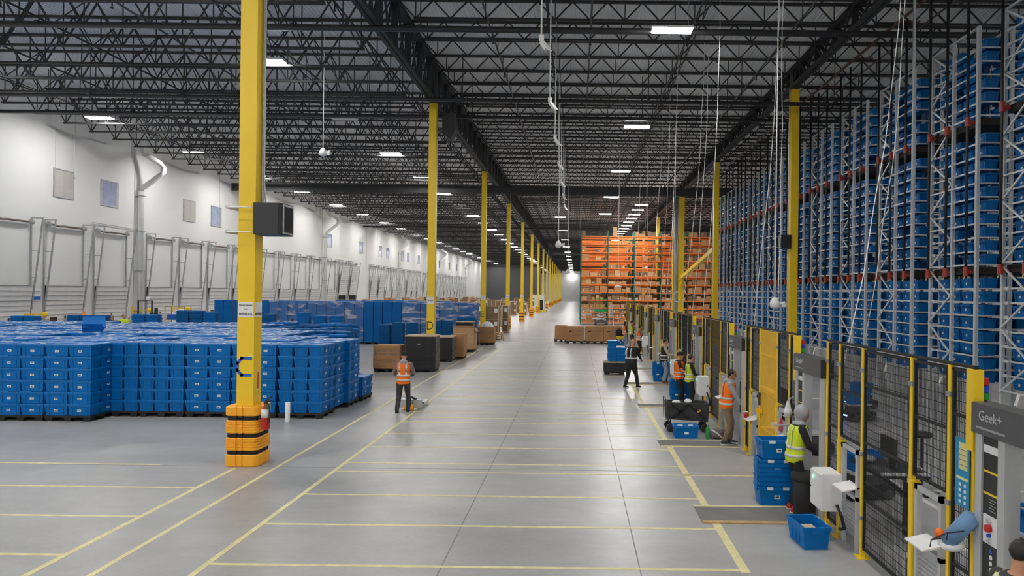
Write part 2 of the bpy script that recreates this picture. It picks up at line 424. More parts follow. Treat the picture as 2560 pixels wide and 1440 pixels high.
# ------------------------------------------------------------------ roof joists
def joist_parts(span, depth, panel, kind):
    ch = .075 if depth > 1 else .06
    P = {}
    P['top'] = MB().box(0, span, -ch, ch, depth - .08, depth).mesh('top_chord', 'steel_dark')
    P['bot'] = MB().box(panel * .45, span - panel * .45, -ch * .8, ch * .8, 0, .075).mesh('bottom_chord', 'steel_dark')
    nP = max(2, round(span / panel)); p = span / nP
    up = MB().bar((0, 0, .04), (p / 2, 0, depth - .04), .045).mesh('web_bar', 'steel_dark')
    dn = MB().bar((0, 0, depth - .04), (p / 2, 0, .04), .045).mesh('web_bar', 'steel_dark')
    vt = MB().bar((0, 0, .04), (0, 0, depth - .04), .032).mesh('web_post', 'steel_dark')
    lst = []
    for i in range(nP):
        lst.append((dn, i * p)); lst.append((up, i * p + p / 2))
        if kind == 'deep' or i % 2 == 0: lst.append((vt, i * p + p / 2))
    P['webs'] = lst
    j = MB()
    for i in range(nP):
        j.bar((i * p, 0, depth - .04), (i * p + p / 2, 0, .04), .045).bar((i * p + p / 2, 0, .04), (i * p + p, 0, depth - .04), .045)
        if kind == 'deep' or i % 2 == 0: j.bar((i * p + p / 2, 0, .04), (i * p + p / 2, 0, depth - .04), .032)
    P['joined'] = j.mesh('web_bars', 'steel_dark')
    P['bridge'] = [MB().bar((0, 0, .05), (0, 1.93, depth - .05), .03).bar((.0, 0, depth - .05), (.0, 1.93, .05), .03).bar((0, 0, .03), (0, 1.93, .03), .03).mesh('bridging', 'steel_dark')]
    P['bx'] = [span * .2, span * .5, span * .8] if kind == 'deep' else [span * .33, span * .67]
    all_ = MB()
    return P
bays = [('deep', XW + .1, XL - .12, 1.82, 2.06, 'deep open-web steel roof joist over the dock bay'),
        ('mid', XL + .12, XC - .12, .72, 1.22, 'shallow open-web steel roof joist over the main aisle'),
        ('mid', XC + .12, 33.5, .72, 1.22, 'shallow open-web steel roof joist over the tote racks')]
JS = BAY / 9
far_mb = MB()
for bi, (kd, xa, xb, dep, pan, lab) in enumerate(bays):
    P = joist_parts(xb - xa, dep, pan, kd)
    for i in range(-1, 150):
        y = 13.9 + JS * (i + .5)
        if y > Y1 - 2: break
        z = ZD - dep
        if i < 36:
            wh = ', before the thick sprinkler main' if y < 22 else ', between the sprinkler mains' if y < 33 else ', between the sprinkler mains and draft curtain' if y < 55.4 else ', beyond the draft curtain'
            o = thing('roof_joist', lab + wh, 'joist', (xa, y, z), group=(lab + wh).replace('joist', 'joists'))
            put('top_chord', P['top'], o); put('bottom_chord', P['bot'], o)
            if 3 <= i < 14 and bi < 2 or 3 <= i < 9:
                for me, xo in P['webs']: put(me.name.split('.')[0], me, o, (xo, 0, 0))
            else: put('web_bars', P['joined'], o, kind='stuff')
            for xb_ in P['bx']: put('bridging', P['bridge'][0], o, (xb_, 0, 0))
        else:
            far_mb.box(xa, xb, y - .06, y + .06, ZD - .08, ZD).box(xa, xb, y - .05, y + .05, z, z + .07)
            if i < 75:
                m = int((xb - xa) / pan) ; q = (xb - xa) / m
                for k in range(m):
                    far_mb.bar((xa + k * q, y, ZD - .04), (xa + (k + .5) * q, y, z + .04), .05).bar((xa + (k + .5) * q, y, z + .04), (xa + (k + 1) * q, y, ZD - .04), .05)
tag(part('distant_joists', far_mb, 'steel_dark', None), 'distant dark steel roof joists at the far end of the hall', 'joists', kind='stuff')

# girders along the column rows
def girder(x, zb, zt, wid):
    P = {}
    P['bottom_chord'] = MB().box(-wid, -.02, 0, BAY, 0, .13).box(.02, wid, 0, BAY, 0, .13).box(-wid, wid, 0, BAY, .11, .13).mesh('bottom_chord', 'steel_dark')
    P['top_chord'] = MB().box(-wid, wid, 0, BAY, zt - zb - .16, zt - zb).mesh('top_chord', 'steel_dark')
    h = zt - zb
    n_ = 9; q = BAY / n_
    d1 = MB().bar((-wid * .6, 0, .06), (-wid * .6, q / 2, h - .06), .07).bar((wid * .6, 0, .06), (wid * .6, q / 2, h - .06), .07).mesh('web_pair', 'steel_dark')
    d2 = MB().bar((-wid * .6, 0, h - .06), (-wid * .6, q / 2, .06), .07).bar((wid * .6, 0, h - .06), (wid * .6, q / 2, .06), .07).mesh('web_pair', 'steel_dark')
    vv = MB().box(-wid * .7, wid * .7, -.05, .05, .06, h - .06).mesh('web_post', 'steel_dark')
    for i in range(-1, 16):
        o = thing('joist_girder', 'deep dark steel girder over the row of lettered columns' if x < 0 else 'shallower dark steel girder over the columns beside the tote racks', 'girder', (x, 13.9 + BAY * i, zb), group='girders at x ' + ('left row' if x < 0 else 'right row'))
        o['group'] = 'girders over the lettered column row' if x < 0 else 'girders over the rack column row'
        for k in ('bottom_chord', 'top_chord'): put(k, P[k], o)
        if i < 8:
            for k in range(n_):
                put('web_pair', d1, o, (0, k * q, 0)); put('web_pair', d2, o, (0, k * q + q / 2, 0)); put('web_post', vv, o, (0, k * q + q / 2, 0))
girder(XL, 11.85, ZD - .02, .16)
girder(XC, 12.76, ZD - .02, .16)

# ------------------------------------------------------------------ columns
def guard_block(hw, z0, z1, grooves):
    # square plastic guard block with rounded corners and vertical flutes in each face
    face = [(-.66, 1), (-.30, 1), (-.27, .93), (-.21, .93), (-.18, 1), (.06, 1), (.09, .93), (.15, .93), (.18, 1), (.66, 1)]
    pts = []
    for q in range(4):
        c, s_ = math.cos(q * PI / 2), math.sin(q * PI / 2)
        loc = [(hw * d, hw * t) for t, d in face] + [(hw * (.66 + .34 * math.cos(a)), hw * (.66 + .34 * math.sin(a))) for a in (PI / 8, PI / 4, 3 * PI / 8)]
        pts += [(c * x_ - s_ * y_, s_ * x_ + c * y_) for x_, y_ in loc]
    zs = [(z0, .96), (z0 + .02, 1.0)]
    if grooves:
        h = (z1 - z0 - .04) / 4
        for g in range(4):
            zs += [(z0 + .02 + h * (g + .02), 1.0), (z0 + .02 + h * (g + .6), 1.0), (z0 + .02 + h * (g + .72), .955), (z0 + .02 + h * (g + .95), .955)]
    zs += [(z1 - .02, 1.0), (z1, .95)]
    mb = MB()
    n_ = len(pts); v = [(p[0] * k, p[1] * k, z) for z, k in zs for p in pts]
    f = [(i * n_ + j, i * n_ + (j + 1) % n_, (i + 1) * n_ + (j + 1) % n_, (i + 1) * n_ + j) for i in range(len(zs) - 1) for j in range(n_)]
    f += [tuple(range(n_))[::-1], tuple(range((len(zs) - 1) * n_, len(zs) * n_))]
    return mb.add(v, f)
shaftL = MB().box(-.165, .165, -.165, .165, 0, 11.83).mesh('shaft', 'yellow')
capL = MB().box(-.15, .15, -.2, .2, 11.83, ZD - .1).mesh('column_head', 'steel_dark')
gA = guard_block(.33, .0, .235, False).mesh('guard_block', 'guard_orange')
gB = guard_block(.33, .315, .565, True).mesh('guard_block', 'guard_orange')
gC = guard_block(.33, .65, .90, True).mesh('guard_block', 'guard_orange')
gD = guard_block(.33, .985, 1.17, False).mesh('guard_block', 'guard_orange')
strap = guard_block(.305, -.055, .055, False).mesh('strap', 'strap')
lets = {0: 'C', 1: 'D', 2: 'E'}
for i, y in enumerate(COLY):
    lab = {0: 'tall yellow steel column marked with a blue letter C', 1: 'tall yellow steel column marked with a grey letter D', 2: 'tall yellow steel column marked with a grey letter E'}.get(i, 'plain tall yellow steel column farther down the aisle row')
    o = thing('steel_column', lab, 'column', (XL, y, 0), group='plain columns down the aisle' if i > 2 else None)
    put('shaft', shaftL, o); put('column_head', capL, o)
    for me in (gA, gB, gC, gD): put('guard_block', me, o)
    for z in (.275, .6075, .9425): put('strap', strap, o, (0, 0, z))
    if i < 5:
        s = part('notice', MB().box(-.15, .15, -.172, -.166, 2.9, 3.2), 'paper', o)
        if i == 0:
            part('notice', MB().box(.166, .172, -.15, .15, 2.9, 3.2), 'paper', o)
            put('lettering', text_mesh('Return Storage', .042, 'ink'), s, (0, -.175, 3.14), rot=FACE_CAM)
            put('lettering', text_mesh('1st floor', .02, 'ink_grey'), s, (0, -.175, 3.06), rot=FACE_CAM)
            put('lettering', text_mesh('退件暂存区', .055, 'ink'), s, (0, -.175, 2.96), rot=FACE_CAM)
            put('lettering', text_mesh('退件暂存区', .055, 'ink'), s, (.175, 0, 2.96), rot=(PI / 2, 0, PI / 2))
        else:
            put('lettering', text_mesh('Return Storage\n退件暂存区', .045, 'ink_grey'), s, (0, -.175, 3.05), rot=FACE_CAM)
    if i in lets:
        strokes = {'C': [[(.12, .165), (-.05, .165), (-.135, .07), (-.135, -.07), (-.05, -.165), (.12, -.165)]],
                   'D': [[(-.11, -.165), (-.11, .165), (.07, .15), (.13, .05), (.1, -.11), (-.02, -.165), (-.11, -.165)]],
                   'E': [[(.11, .165), (-.11, .165), (-.11, -.165), (.11, -.165)], [(-.11, 0), (.09, 0)]]}[lets[i]]
        lm = MB(); wd_ = .06 if i == 0 else .042
        for st in strokes:
            for (ax, az), (bx_, bz) in zip(st[:-1], st[1:]):
                dx, dz = bx_ - ax, bz - az; ln = math.hypot(dx, dz); nx, nz = -dz / ln * wd_ / 2, dx / ln * wd_ / 2; ex, ez = dx / ln * wd_ / 2, dz / ln * wd_ / 2
                lm.prism([(ax - ex + nx, az - ez + nz), (bx_ + ex + nx, bz + ez + nz), (bx_ + ex - nx, bz + ez - nz), (ax - ex - nx, az - ez - nz)], 'y', -.002, 0)
        part('column_letter', lm, 'blue_letter' if i == 0 else 'slate_letter', o, (-.02, -.167, 1.93))
    if i == 0:
        part('stripe_sticker', MB().box(.05, .165, -.169, -.166, 2.12, 2.15), 'tape', o)
        part('extinguisher_sign', MB().box(.166, .17, -.02, .05, 1.45, 1.85), 'paper', o)
        part('extinguisher_sign', MB().box(.171, .173, -.01, .04, 1.48, 1.82), 'red', o)
        part('conduit', MB().tube([(.2, .05, 5.15), (.2, .05, 11.8)], .025, 8), 'galv', o)
        part('conduit', MB().tube([(.24, .12, 5.15), (.2, .12, 5.6), (.19, .13, 11.8)], .018, 8), 'white_paint', o)
# right column row
shaftR = MB().box(-.17, .17, -.17, .17, 0, 12.65).mesh('shaft', 'yellow')
capR = MB().box(-.16, .16, -.22, .22, 12.65, ZD - .1).mesh('column_head', 'steel_dark')
for i, y in enumerate(COLY[:8]):
    lab = {1: 'tall yellow column beside tote racks with black box clamped on', 2: 'yellow column beside tote racks carrying the top of the diagonal brace', 3: 'wide yellow column with grey duct in front of pallet racks'}.get(i, 'plain yellow column standing beyond the pallet racks')
    o = thing('steel_column', lab, 'column', (XC, y, 0), group='columns among the racks' if i in (0,) or i > 3 else None)
    if i == 0: o['label'] = 'plain yellow column standing near the robot area'; del o['group']
    if i == 3:
        part('shaft', MB().box(-.1, .45, -.2, .2, 0, 12.65), 'yellow', o)
        part('duct', MB().tube([(-.34, -.1, 0), (-.34, -.1, 12.6)], .23, 14), 'galv', o, smooth=True)
        part('edge_strip', MB().box(-.62, -.57, -.2, .2, 0, 12.6), 'yellow', o)
        part('gusset', MB().prism([(-.3, 4.1), (-.25, 5.3), (-1.6, 5.6), (-.5, 4.0)], 'x', .1, .2), 'yellow', o)
    else:
        put('shaft', shaftR, o)
        part('conduit', MB().tube([(-.22, 0, 0), (-.22, 0, 12.7)], .03, 8), 'galv', o)
    put('column_head', capR, o)
o = tag(part('diagonal_brace', MB().bar((XC + .15, 65.9, 4.95), (XC + .1, 48.9, 6.75), .3, .3), 'yellow', None), 'yellow steel diagonal brace between two columns', 'brace')

# draft curtain and sprinkler mains
tag(part('draft_curtain', MB().box(XW + .2, 33, 55.4, 55.5, 11.25, 11.85), 'steel_dark', None), 'dark draft curtain hanging across the hall under the roof', 'curtain')
for y, r, lab in [(22.0, .1, 'thick black sprinkler main, first across the roof'), (30.1, .085, 'black sprinkler main beside column D'), (33.0, .085, 'black sprinkler main beyond column D'), (90., .1, 'distant black sprinkler main under the roof')]:
    o = thing('sprinkler_main', lab, 'pipe', (0, y, 11.7))
    part('pipe', MB().tube([(XW + .1, 0, 0), (33, 0, 0)], r, 10), 'pipe_black', o, smooth=True)
    for xx in range(-25, 32, 4):
        part('hanger', MB().tube([(xx, 0, 0), (xx, 0, 2.0)], .018, 6).box(xx - .06, xx + .06, -.12, .12, -.02, .1), 'steel_dark', o)
for k, xx in enumerate([-25.2, -21.7, -18.2, -14.7, -11.2, -7.7, -3.2, .4, 4.0, 7.6, 12, 16, 20]):
    o = thing('sprinkler_branch', 'thin black sprinkler branch pipe running along the hall under the roof', 'pipe', (xx, 14, 12.95 if xx > -6 else 12.5), group='sprinkler branch pipes')
    part('pipe', MB().tube([(0, 0, 0), (0, 120, 0)], .035, 6), 'pipe_black', o)
    for y in range(4, 60, 4): part('sprinkler_head', MB().tube([(0, y, 0), (0, y, -.25)], .022, 6).lathe([(.05, -.25), (.05, -.28)], 8, (0, y, 0)), 'steel_dark', o)

# ------------------------------------------------------------------ high-bay lights
lb_house = MB().box(-.62, .62, -.24, .24, .03, .09).mesh('housing', 'white_paint')
lb_diff = MB().box(-.6, .6, -.22, .22, 0, .03).mesh('diffuser', 'lamp_on')
lb_diff_off = MB().box(-.6, .6, -.22, .22, 0, .03).mesh('diffuser', 'lamp_off')
lb_wire = MB().tube([(0, 0, .09), (0, 0, 2.2)], .008, 5).mesh('hanger_wire', 'galv')
def light(x, y, z, lab, grp, on=True):
    o = thing('ceiling_light', lab, 'light', (x, y, z), group=grp)
    put('housing', lb_house, o); put('diffuser', lb_diff if on else lb_diff_off, o); put('hanger_wire', lb_wire, o, (-.5, 0, 0)); put('hanger_wire', lb_wire, o, (.5, 0, 0))
for i in range(-11, 32):
    y = 26.3 + 8.7 * i
    if i == 1: light(-11.7, y, 12.0, 'unlit white ceiling light between two lit ones near column D', None, False)
    else: light(-11.7, y, 12.0, 'lit LED ceiling light in the row beside the lettered columns', 'lights beside the lettered columns')
for i in range(-12, 30):
    light(-24.2, 35.4 + 8.7 * i, 12.0, 'lit LED ceiling light in the row along the dock wall', 'lights along the dock wall')
for i in range(-7, 5):
    light(2.83, 21.4 + 12.4 * i, 11.5, 'lit LED ceiling light over the main aisle', 'lights over the main aisle')
for i in range(0, 12):
    light(6.3, 69 + 4.2 * i, 12.2, 'lit LED ceiling light over the pallet racks', 'lights over the pallet racks')
for i in range(0, 14):  # added row of lights, brightens the far aisle and end wall
    light(-2.0, 82 + 17.4 * i, 12.3, 'added LED ceiling light brightening the far main aisle', 'added far aisle lights')
for i in range(-5, 6):  # added row without visible fixtures, brightens the dim rack area
    light(20.5, 8 + 13.6 * i, 12.3, 'added LED ceiling light brightening the tote racks', 'added lights over the tote racks')

# ------------------------------------------------------------------ floor tape
def tape(x0, x1, y0, y1, lab, grp=None, m='tape'):
    return tag(part('tape_line', MB().box(x0, x1, y0, y1, 0.0, .0025), m, None), lab, 'tape line', grp)
tape(-6.585, -6.495, 6.5, 13.5, 'pale yellow floor tape line running up to column C')
tape(-5.82, -5.74, 6.5, 44, 'pale yellow floor tape line passing beside column C')
tape(-4.63, -4.55, 6.5, 44, 'pale yellow floor tape line along left end of the marked bays')
tape(2.09, 2.21, 8.7, 26.5, 'wide yellow floor tape line crossing the mats')
for i, y in enumerate([8.78, 10.31, 11.83, 14.03, 15.5, 16.98, 18.49, 20.0, 21.5, 23.0, 24.6, 26.1, 27.6, 29.2, 30.7]):
    tape(-4.55, 2.09 if y < 26.3 else 2.0, y - .035, y + .035, 'pale yellow cross tape line marking out aisle floor bays', 'cross tape lines on the aisle floor')
tape(-4.55, 3.7, 13.33, 13.39, 'pale yellow tape line reaching across to the yellow fence gate')
tape(-4.55, 2.09, 19.11, 19.17, 'pale yellow cross tape line doubled close to another')
for i, (y, x1) in enumerate([(13.7, -8.1), (12.13, -6.58), (10.57, -6.58), (9.02, -6.58)]):
    tape(-20, x1, y - .035, y + .035, 'pale yellow cross tape line left of column C', 'cross tape lines on the left floor')
for i, y in enumerate([7.3, 9.6, 12.5, 17.9, 23.5]):
    tape(4.6, 8.6, y - .05, y + .05, 'white floor line inside the fenced robot area', 'white lines in the robot area', 'tape_white')
tape(5.9, 6.0, 6, 50, 'long white floor line inside the fenced robot area', None, 'tape_white')

# ================================================================== TOTES
def tote_body_mb(hx=.30, hy=.20, h=.30, lidded=True):
    mb = MB()
    mb.frus(hx - .035, hy - .035, 0, hx - .012, hy - .012, h - .055, top=False)
    mb.box(-hx, hx, -hy, hy, h - .065, h - .018)
    mb.box(-hx + .004, hx - .004, -hy + .004, hy - .004, h - .08, h - .07)
    for sy in (-1, 1):
        for xx in (-.62, .62):
            mb.add([(xx * hx - .012, sy * (hy - .018), h - .08), (xx * hx + .012, sy * (hy - .018), h - .08), (xx * hx + .012, sy * (hy - .004), h - .08), (xx * hx - .012, sy * (hy - .004), h - .08),
                    (xx * hx - .012, sy * (hy - .036), .02), (xx * hx + .012, sy * (hy - .036), .02), (xx * hx + .012, sy * (hy - .024), .02), (xx * hx - .012, sy * (hy - .024), .02)],
                   [(0, 1, 2, 3), (7, 6, 5, 4), (0, 4, 5, 1), (1, 5, 6, 2), (2, 6, 7, 3), (3, 7, 4, 0)])
    for sx in (-1, 1):
        for yy in (-.55, .55):
            mb.add([(sx * (hx - .018), yy * hy - .01, h - .08), (sx * (hx - .018), yy * hy + .01, h - .08), (sx * (hx - .004), yy * hy + .01, h - .08), (sx * (hx - .004), yy * hy - .01, h - .08),
                    (sx * (hx - .036), yy * hy - .01, .02), (sx * (hx - .036), yy * hy + .01, .02), (sx * (hx - .024), yy * hy + .01, .02), (sx * (hx - .024), yy * hy - .01, .02)],
                   [(0, 1, 2, 3), (7, 6, 5, 4), (0, 4, 5, 1), (1, 5, 6, 2), (2, 6, 7, 3), (3, 7, 4, 0)])
    return mb
TB = tote_body_mb().mesh('tote_body', 'tote_blue')
def lid_mb(sag):
    mb = MB()
    mb.box(-.297, -.005, -.197, .197, .283, .299 + sag).box(.005, .297, -.197, .197, .283, .299)
    mb.box(-.30, .30, -.205, -.19, .27, .29).box(-.24, -.16, -.212, -.195, .262, .292).box(.16, .24, -.212, -.195, .262, .292)
    mb.box(-.24, -.16, .195, .212, .262, .292).box(.16, .24, .195, .212, .262, .292)
    return mb
LIDS = [lid_mb(s).mesh('lid', 'tote_lid') for s in (0, .006, .012)]
LBL = MB().box(-.05, .05, -.1885, -.182, .10, .155).mesh('label', 'paper')
LBL_END = MB().box(-.291, -.283, -.03, .03, .11, .165).mesh('label', 'paper')
LBL_TOP = MB().box(-.06, .06, -.04, .04, .301, .3135).mesh('lid_label', 'paper')
INKBAR = MB().box(-.028, .028, -.191, -.188, .118, .138).mesh('barcode', 'ink_grey')

def merge(name, items, label, cat=None):
    vs, fs, mi, mats = [], [], [], []
    for me, M in items:
        o = len(vs); vs += [tuple(M @ v.co) for v in me.vertices]
        m = me.materials[0]
        if m not in mats: mats.append(m)
        k = mats.index(m)
        for p in me.polygons: fs.append(tuple(i + o for i in p.vertices)); mi.append(k)
    me = bpy.data.meshes.new(name); me.from_pydata(vs, [], fs)
    for m in mats: me.materials.append(m)
    me.polygons.foreach_set('material_index', mi); me.update()
    o = put(name, me); tag(o, label, cat, kind='stuff'); return o
TOTES = []      # candidates: (priority, x, y, z, rz, place, jitter)
PITCH = .305
def pallet_layer(xa, ya, pat):
    """tote centres (x, y, turned) of one layer of five totes on a 1.2 x 1.0 pallet whose near left corner is xa, ya"""
    if pat == 'A':
        return [(xa + .3, ya + .2, 0), (xa + .9, ya + .2, 0)] + [(xa + .2 + .4 * i, ya + .7, 1) for i in range(3)]
    return [(xa + .2 + .4 * i, ya + .3, 1) for i in range(3)] + [(xa + .3, ya + .8, 0), (xa + .9, ya + .8, 0)]
pal_mb = MB()
for xx in (0.0, .5, 1.0):
    for yy in (0, .4, .84): pal_mb.box(xx, xx + .2, yy, yy + .16, 0, .1)
pal_mb.box(0, 1.2, 0, 1.0, .1, .15)
PALLET = pal_mb.mesh('pallet_deck', 'pallet_black')
PAL_FOOT = MB().frus(.07, .06, 0, .1, .08, .105).mesh('foot', 'pallet_black')
PAL_TOP = MB().box(0, 1.2, 0, 1.0, .1, .15).mesh('deck', 'pallet_black')
def pallet(x, y, lab, grp):
    o = thing('plastic_pallet', lab, 'pallet', (x, y, 0), group=grp)
    put('deck', PAL_TOP, o)
    for xx in (.11, .6, 1.09):
        for yy in (.09, .5, .91): put('foot', PAL_FOOT, o, (xx, yy, 0))
    return o
stuff_items = []
def add_tote(x, y, z, turned, place, pr, face=True):
    rz = (PI / 2 if turned else 0) + random.uniform(-.012, .012)
    lay = ['bottom', 'second', 'third', 'fourth', 'fifth', 'top'][min(5, max(0, round((z - .15) / PITCH)))]
    place = place.replace('blue lidded tote', lay + '-layer blue lidded tote') if place != top_lab else place
    TOTES.append((pr, x + random.uniform(-.006, .006), y + random.uniform(-.006, .006), z, rz, place, turned))
def full_stack(xa, ya, pat, levels, place, front=True, side=False, tops=True, z0=.15):
    for L in range(levels):
        for (x, y, t) in pallet_layer(xa, ya, pat):
            is_front = (y < ya + .45); is_side = x > xa + .85
            top = L == levels - 1
            if (front and is_front) or (side and is_side) or (tops and top):
                add_tote(x, y, z0 + L * PITCH, t, place, y - (6 if (front and is_front) or (side and is_side) else 0))
top_lab = 'blue lidded tote topping the wide field of stacked totes'
# block standing left of column C
b1 = 'blue lidded tote in the forward stack left of column C'
b2 = 'blue lidded tote in the long row behind column C'
b3 = 'blue lidded tote in the stack beyond the white floor tube'
for i in range(4):
    xa = -13.62 - 1.22 * i
    pallet(xa, 17.95, 'black plastic pallet under the tote stack left of column C', 'pallets left of column C')
    full_stack(xa, 17.95, 'A', 6, b1, side=(i == 0))
for xa, pat in [(-12.92, 'B'), (-11.69, 'B'), (-10.45, 'A'), (-9.22, 'A'), (-7.97, 'B')]:
    pallet(xa, 18.75, 'black plastic pallet under the long tote row behind column C', 'pallets behind column C')
    full_stack(xa, 18.75, pat, 6, b2, side=(xa > -8))
pallet(-7.87, 20.62, 'black plastic pallet under the stack beyond the white floor tube', 'pallets beyond the floor tube')
full_stack(-7.87, 20.62, 'A', 6, b3, side=True)
pallet(-7.80, 21.78, 'black plastic pallet under the low tote pair', None)
full_stack(-7.80, 21.78, 'B', 2, 'blue lidded tote in the low two-layer stack at end of the row', side=True)
top_lab = 'blue lidded tote topping the wide field of stacked totes'
for r in range(1, 12):
    ya = 17.95 + 1.04 * r
    for i in range(14):
        xa = -13.62 - 1.22 * i + random.uniform(-.05, .05)
        if xa < -(ya) * .84 - 1.5 or xa < -25.8: continue
        full_stack(xa, ya, random.choice('AB'), 6, top_lab, front=False, z0=.15 + random.choice((0, 0, .02, -.3 if r % 4 == 3 else .0, .04)))
for r in range(1, 7):
    ya = 18.75 + 1.04 * r
    for xa in (-12.92, -11.69, -10.45, -9.22):
        if xa > -9.5 and r > 3: continue
        full_stack(xa + random.uniform(-.05, .05), ya, random.choice('AB'), 6, top_lab, front=False, z0=.15 + random.choice((0, .02, .03, -.02)))
    if r == 1: full_stack(-7.97, ya, 'B', 6, top_lab, front=False, side=True)
TOTES.sort(key=lambda t: t[0])
for n_, (pr, x, y, z, rz, place, turned) in enumerate(TOTES):
    lid = random.choice(LIDS)
    lt = [(random.uniform(-.2, .2), random.uniform(-.12, .12), random.uniform(0, PI)) for _ in range(2)]
    if n_ < 300:
        o = thing('lidded_tote', place, 'tote', (x, y, z), rz, group=place.replace('tote ', 'totes ', 1))
        put('body', TB, o); put('lid', lid, o)
        l = put('label', LBL_END if turned and random.random() < .0 else LBL, o); put('barcode', INKBAR, l)
        if random.random() < .8 or place == top_lab:
            put('lid_label', LBL_TOP, o, (lt[0][0], lt[0][1], 0), lt[0][2])
    else:
        M = Matrix.Translation((x, y, z)) @ Matrix.Rotation(rz, 4, 'Z')
        stuff_items += [(TB, M), (lid, M), (LBL, M)]
        for q in lt: stuff_items.append((LBL_TOP, M @ Matrix.Translation((q[0], q[1], 0)) @ Matrix.Rotation(q[2], 4, 'Z')))
merge('stacked_totes', stuff_items, 'deeper blue lidded totes filling the stacked field toward the dock doors', 'totes')
# one tote lying open on its side on top of the field
o = thing('open_tote', 'blue tote tipped on its side on top of the stacked totes', 'tote', (-15.6, 22.6, 2.02), .5)
put('body', TB, o, (0, .2, .18), rot=(1.05, 0, .2))
part('flap', MB().add([(-.28, -.02, .0), (.28, -.02, 0), (.28, -.22, .26), (-.28, -.22, .26), (-.28, -.01, 0), (.28, -.01, 0), (.28, -.21, .27), (-.28, -.21, .27)], [(0, 1, 2, 3), (7, 6, 5, 4), (0, 4, 5, 1), (1, 5, 6, 2), (2, 6, 7, 3), (3, 7, 4, 0)]), 'tote_lid', o)

# nested piles of empty totes -------------------------------------------------
def nested_pile_mb(n_, hx=.30, hy=.20, pit=.07, base=.24):
    mb = MB().frus(hx - .03, hy - .03, 0, hx - .012, hy - .012, base, top=False)
    for i in range(n_):
        z = base - .02 + pit * i
        mb.box(-hx, hx, -hy, hy, z, z + pit * .55).box(-hx + .03, hx - .03, -hy + .03, hy - .03, z + pit * .5, z + pit)
        for sx in (-.5, .5): mb.box(sx * hx - .05, sx * hx + .05, -hy - .012, -hy, z - .002, z + pit * .4)
        mb.box(hx, hx + .012, -.06, .06, z - .002, z + pit * .4)
    return mb
PILES = {k: nested_pile_mb(k).mesh('nested_totes', 'tote_blue_dark' if k % 2 else 'tote_blue') for k in range(18, 32)}
def pile(x, y, k, lab, grp, turned=False):
    o = thing('nested_tote_pile', lab, 'tote pile', (x, y, 0.15), PI / 2 if turned else 0, grp)
    put('nested_totes', PILES[k], o)
    p = put('base_board', PILE_BASE, o, (0, 0, -.15))
    return o
PILE_BASE = MB().box(-.3, .3, -.2, .2, 0, .15).mesh('base_board', 'pallet_black')
g1 = 'nested tote piles behind the stacked totes'
for r, y in enumerate([26.6, 27.4, 28.2, 29.2, 30.2]):
    xx = -12.9
    while xx < -(536 / 1750) * y - .35:
        k = random.choice((22, 23, 23)) if r < 3 else random.choice((23, 24))
        pile(xx, y, k, 'pile of nested empty blue totes behind the lidded stacks', g1); xx += .64
# piles that stand at the right end near the brown box
for (x, y, k) in [(-8.95, 23.6, 21), (-8.3, 23.6, 21), (-8.95, 24.4, 22), (-8.3, 24.4, 22), (-8.95, 25.2, 23), (-8.3, 25.2, 23)]:
    pile(x, y, k, 'tall pile of nested blue totes at end of the stacked row', 'nested piles at the row end')
for (x, y, k) in [(-9.9, 36.3, 19), (-9.2, 36.3, 21), (-8.5, 36.3, 21), (-9.9, 37.2, 19), (-8.4, 42.4, 19), (-7.8, 42.4, 19), (-7.2, 44.2, 21), (-6.6, 44.2, 21)]:
    pile(x, y, k, 'pile of nested blue totes standing between the boxes and wrapped pallets', 'nested piles by the boxes')
for (x, y, k) in [(-23.95, 33.5, 25), (-23.32, 33.5, 25), (-22.69, 33.5, 25), (-20.85, 33.5, 26), (-20.2, 33.5, 26), (-18.75, 33.5, 29), (-18.1, 33.5, 29), (-17.45, 33.5, 28), (-26.0, 33.5, 24), (-26.65, 33.5, 24), (-16.2, 34, 29), (-15.5, 34, 29), (-14.9, 34, 27), (-13.4, 34.5, 28), (-12.6, 34.5, 26), (-11.8, 34.5, 26)]:
    pile(x, y, k, 'pile of nested blue totes rising above the stacks near dock doors', 'nested piles near the dock doors')

# wrapped pallets -------------------------------------------------------------
def ridged(hx, hy, h, pit=.07):
    mb = MB(); z = 0
    while z < h:
        mb.box(-hx, hx, -hy, hy, z, z + pit * .6).box(-hx + .025, hx - .025, -hy + .025, hy - .025, z + pit * .6, z + pit); z += pit
    return mb
COLUMN_ME = {h: ridged(.29, .24, h).mesh('tote_column', 'tote_blue') for h in (2.45, 2.55)}
def film_mb(hx, hy, h):
    mb = MB(); n_, m_ = 10, 14
    def wob(p): return noise.noise(Vector(p) * 2.3) * .018
    for face in range(4):
        vs = []
        for i in range(n_ + 1):
            for j in range(m_ + 1):
                t = -1 + 2 * i / n_; z = h * j / m_
                w = wob((t * 2 + face * 7, z, face)) + .02
                p = [(t * hx, -hy - w), (hx + w, t * hy), (-t * hx, hy + w), (-hx - w, -t * hy)][face]
                vs.append((p[0], p[1], z))
        mb.add(vs, [(i * (m_ + 1) + j, (i + 1) * (m_ + 1) + j, (i + 1) * (m_ + 1) + j + 1, i * (m_ + 1) + j + 1) for i in range(n_) for j in range(m_)])
    return mb
FILMS = [film_mb(.6, .5, 2.6).mesh('stretch_film', 'film', True) for _ in range(1)]
def wrapped(x, y, h, lab, grp, film=True):
    o = thing('wrapped_pallet', lab, 'wrapped pallet', (x, y, 0), group=grp)
    put('pallet_board', PALLET, o, (-.6, -.5, 0))
    for sx in (-.3, .3):
        for sy in (-.25, .25): put('tote_column', COLUMN_ME[h], o, (sx, sy, .15))
    if film: put('stretch_film', FILMS[0], o, (0, 0, .15))
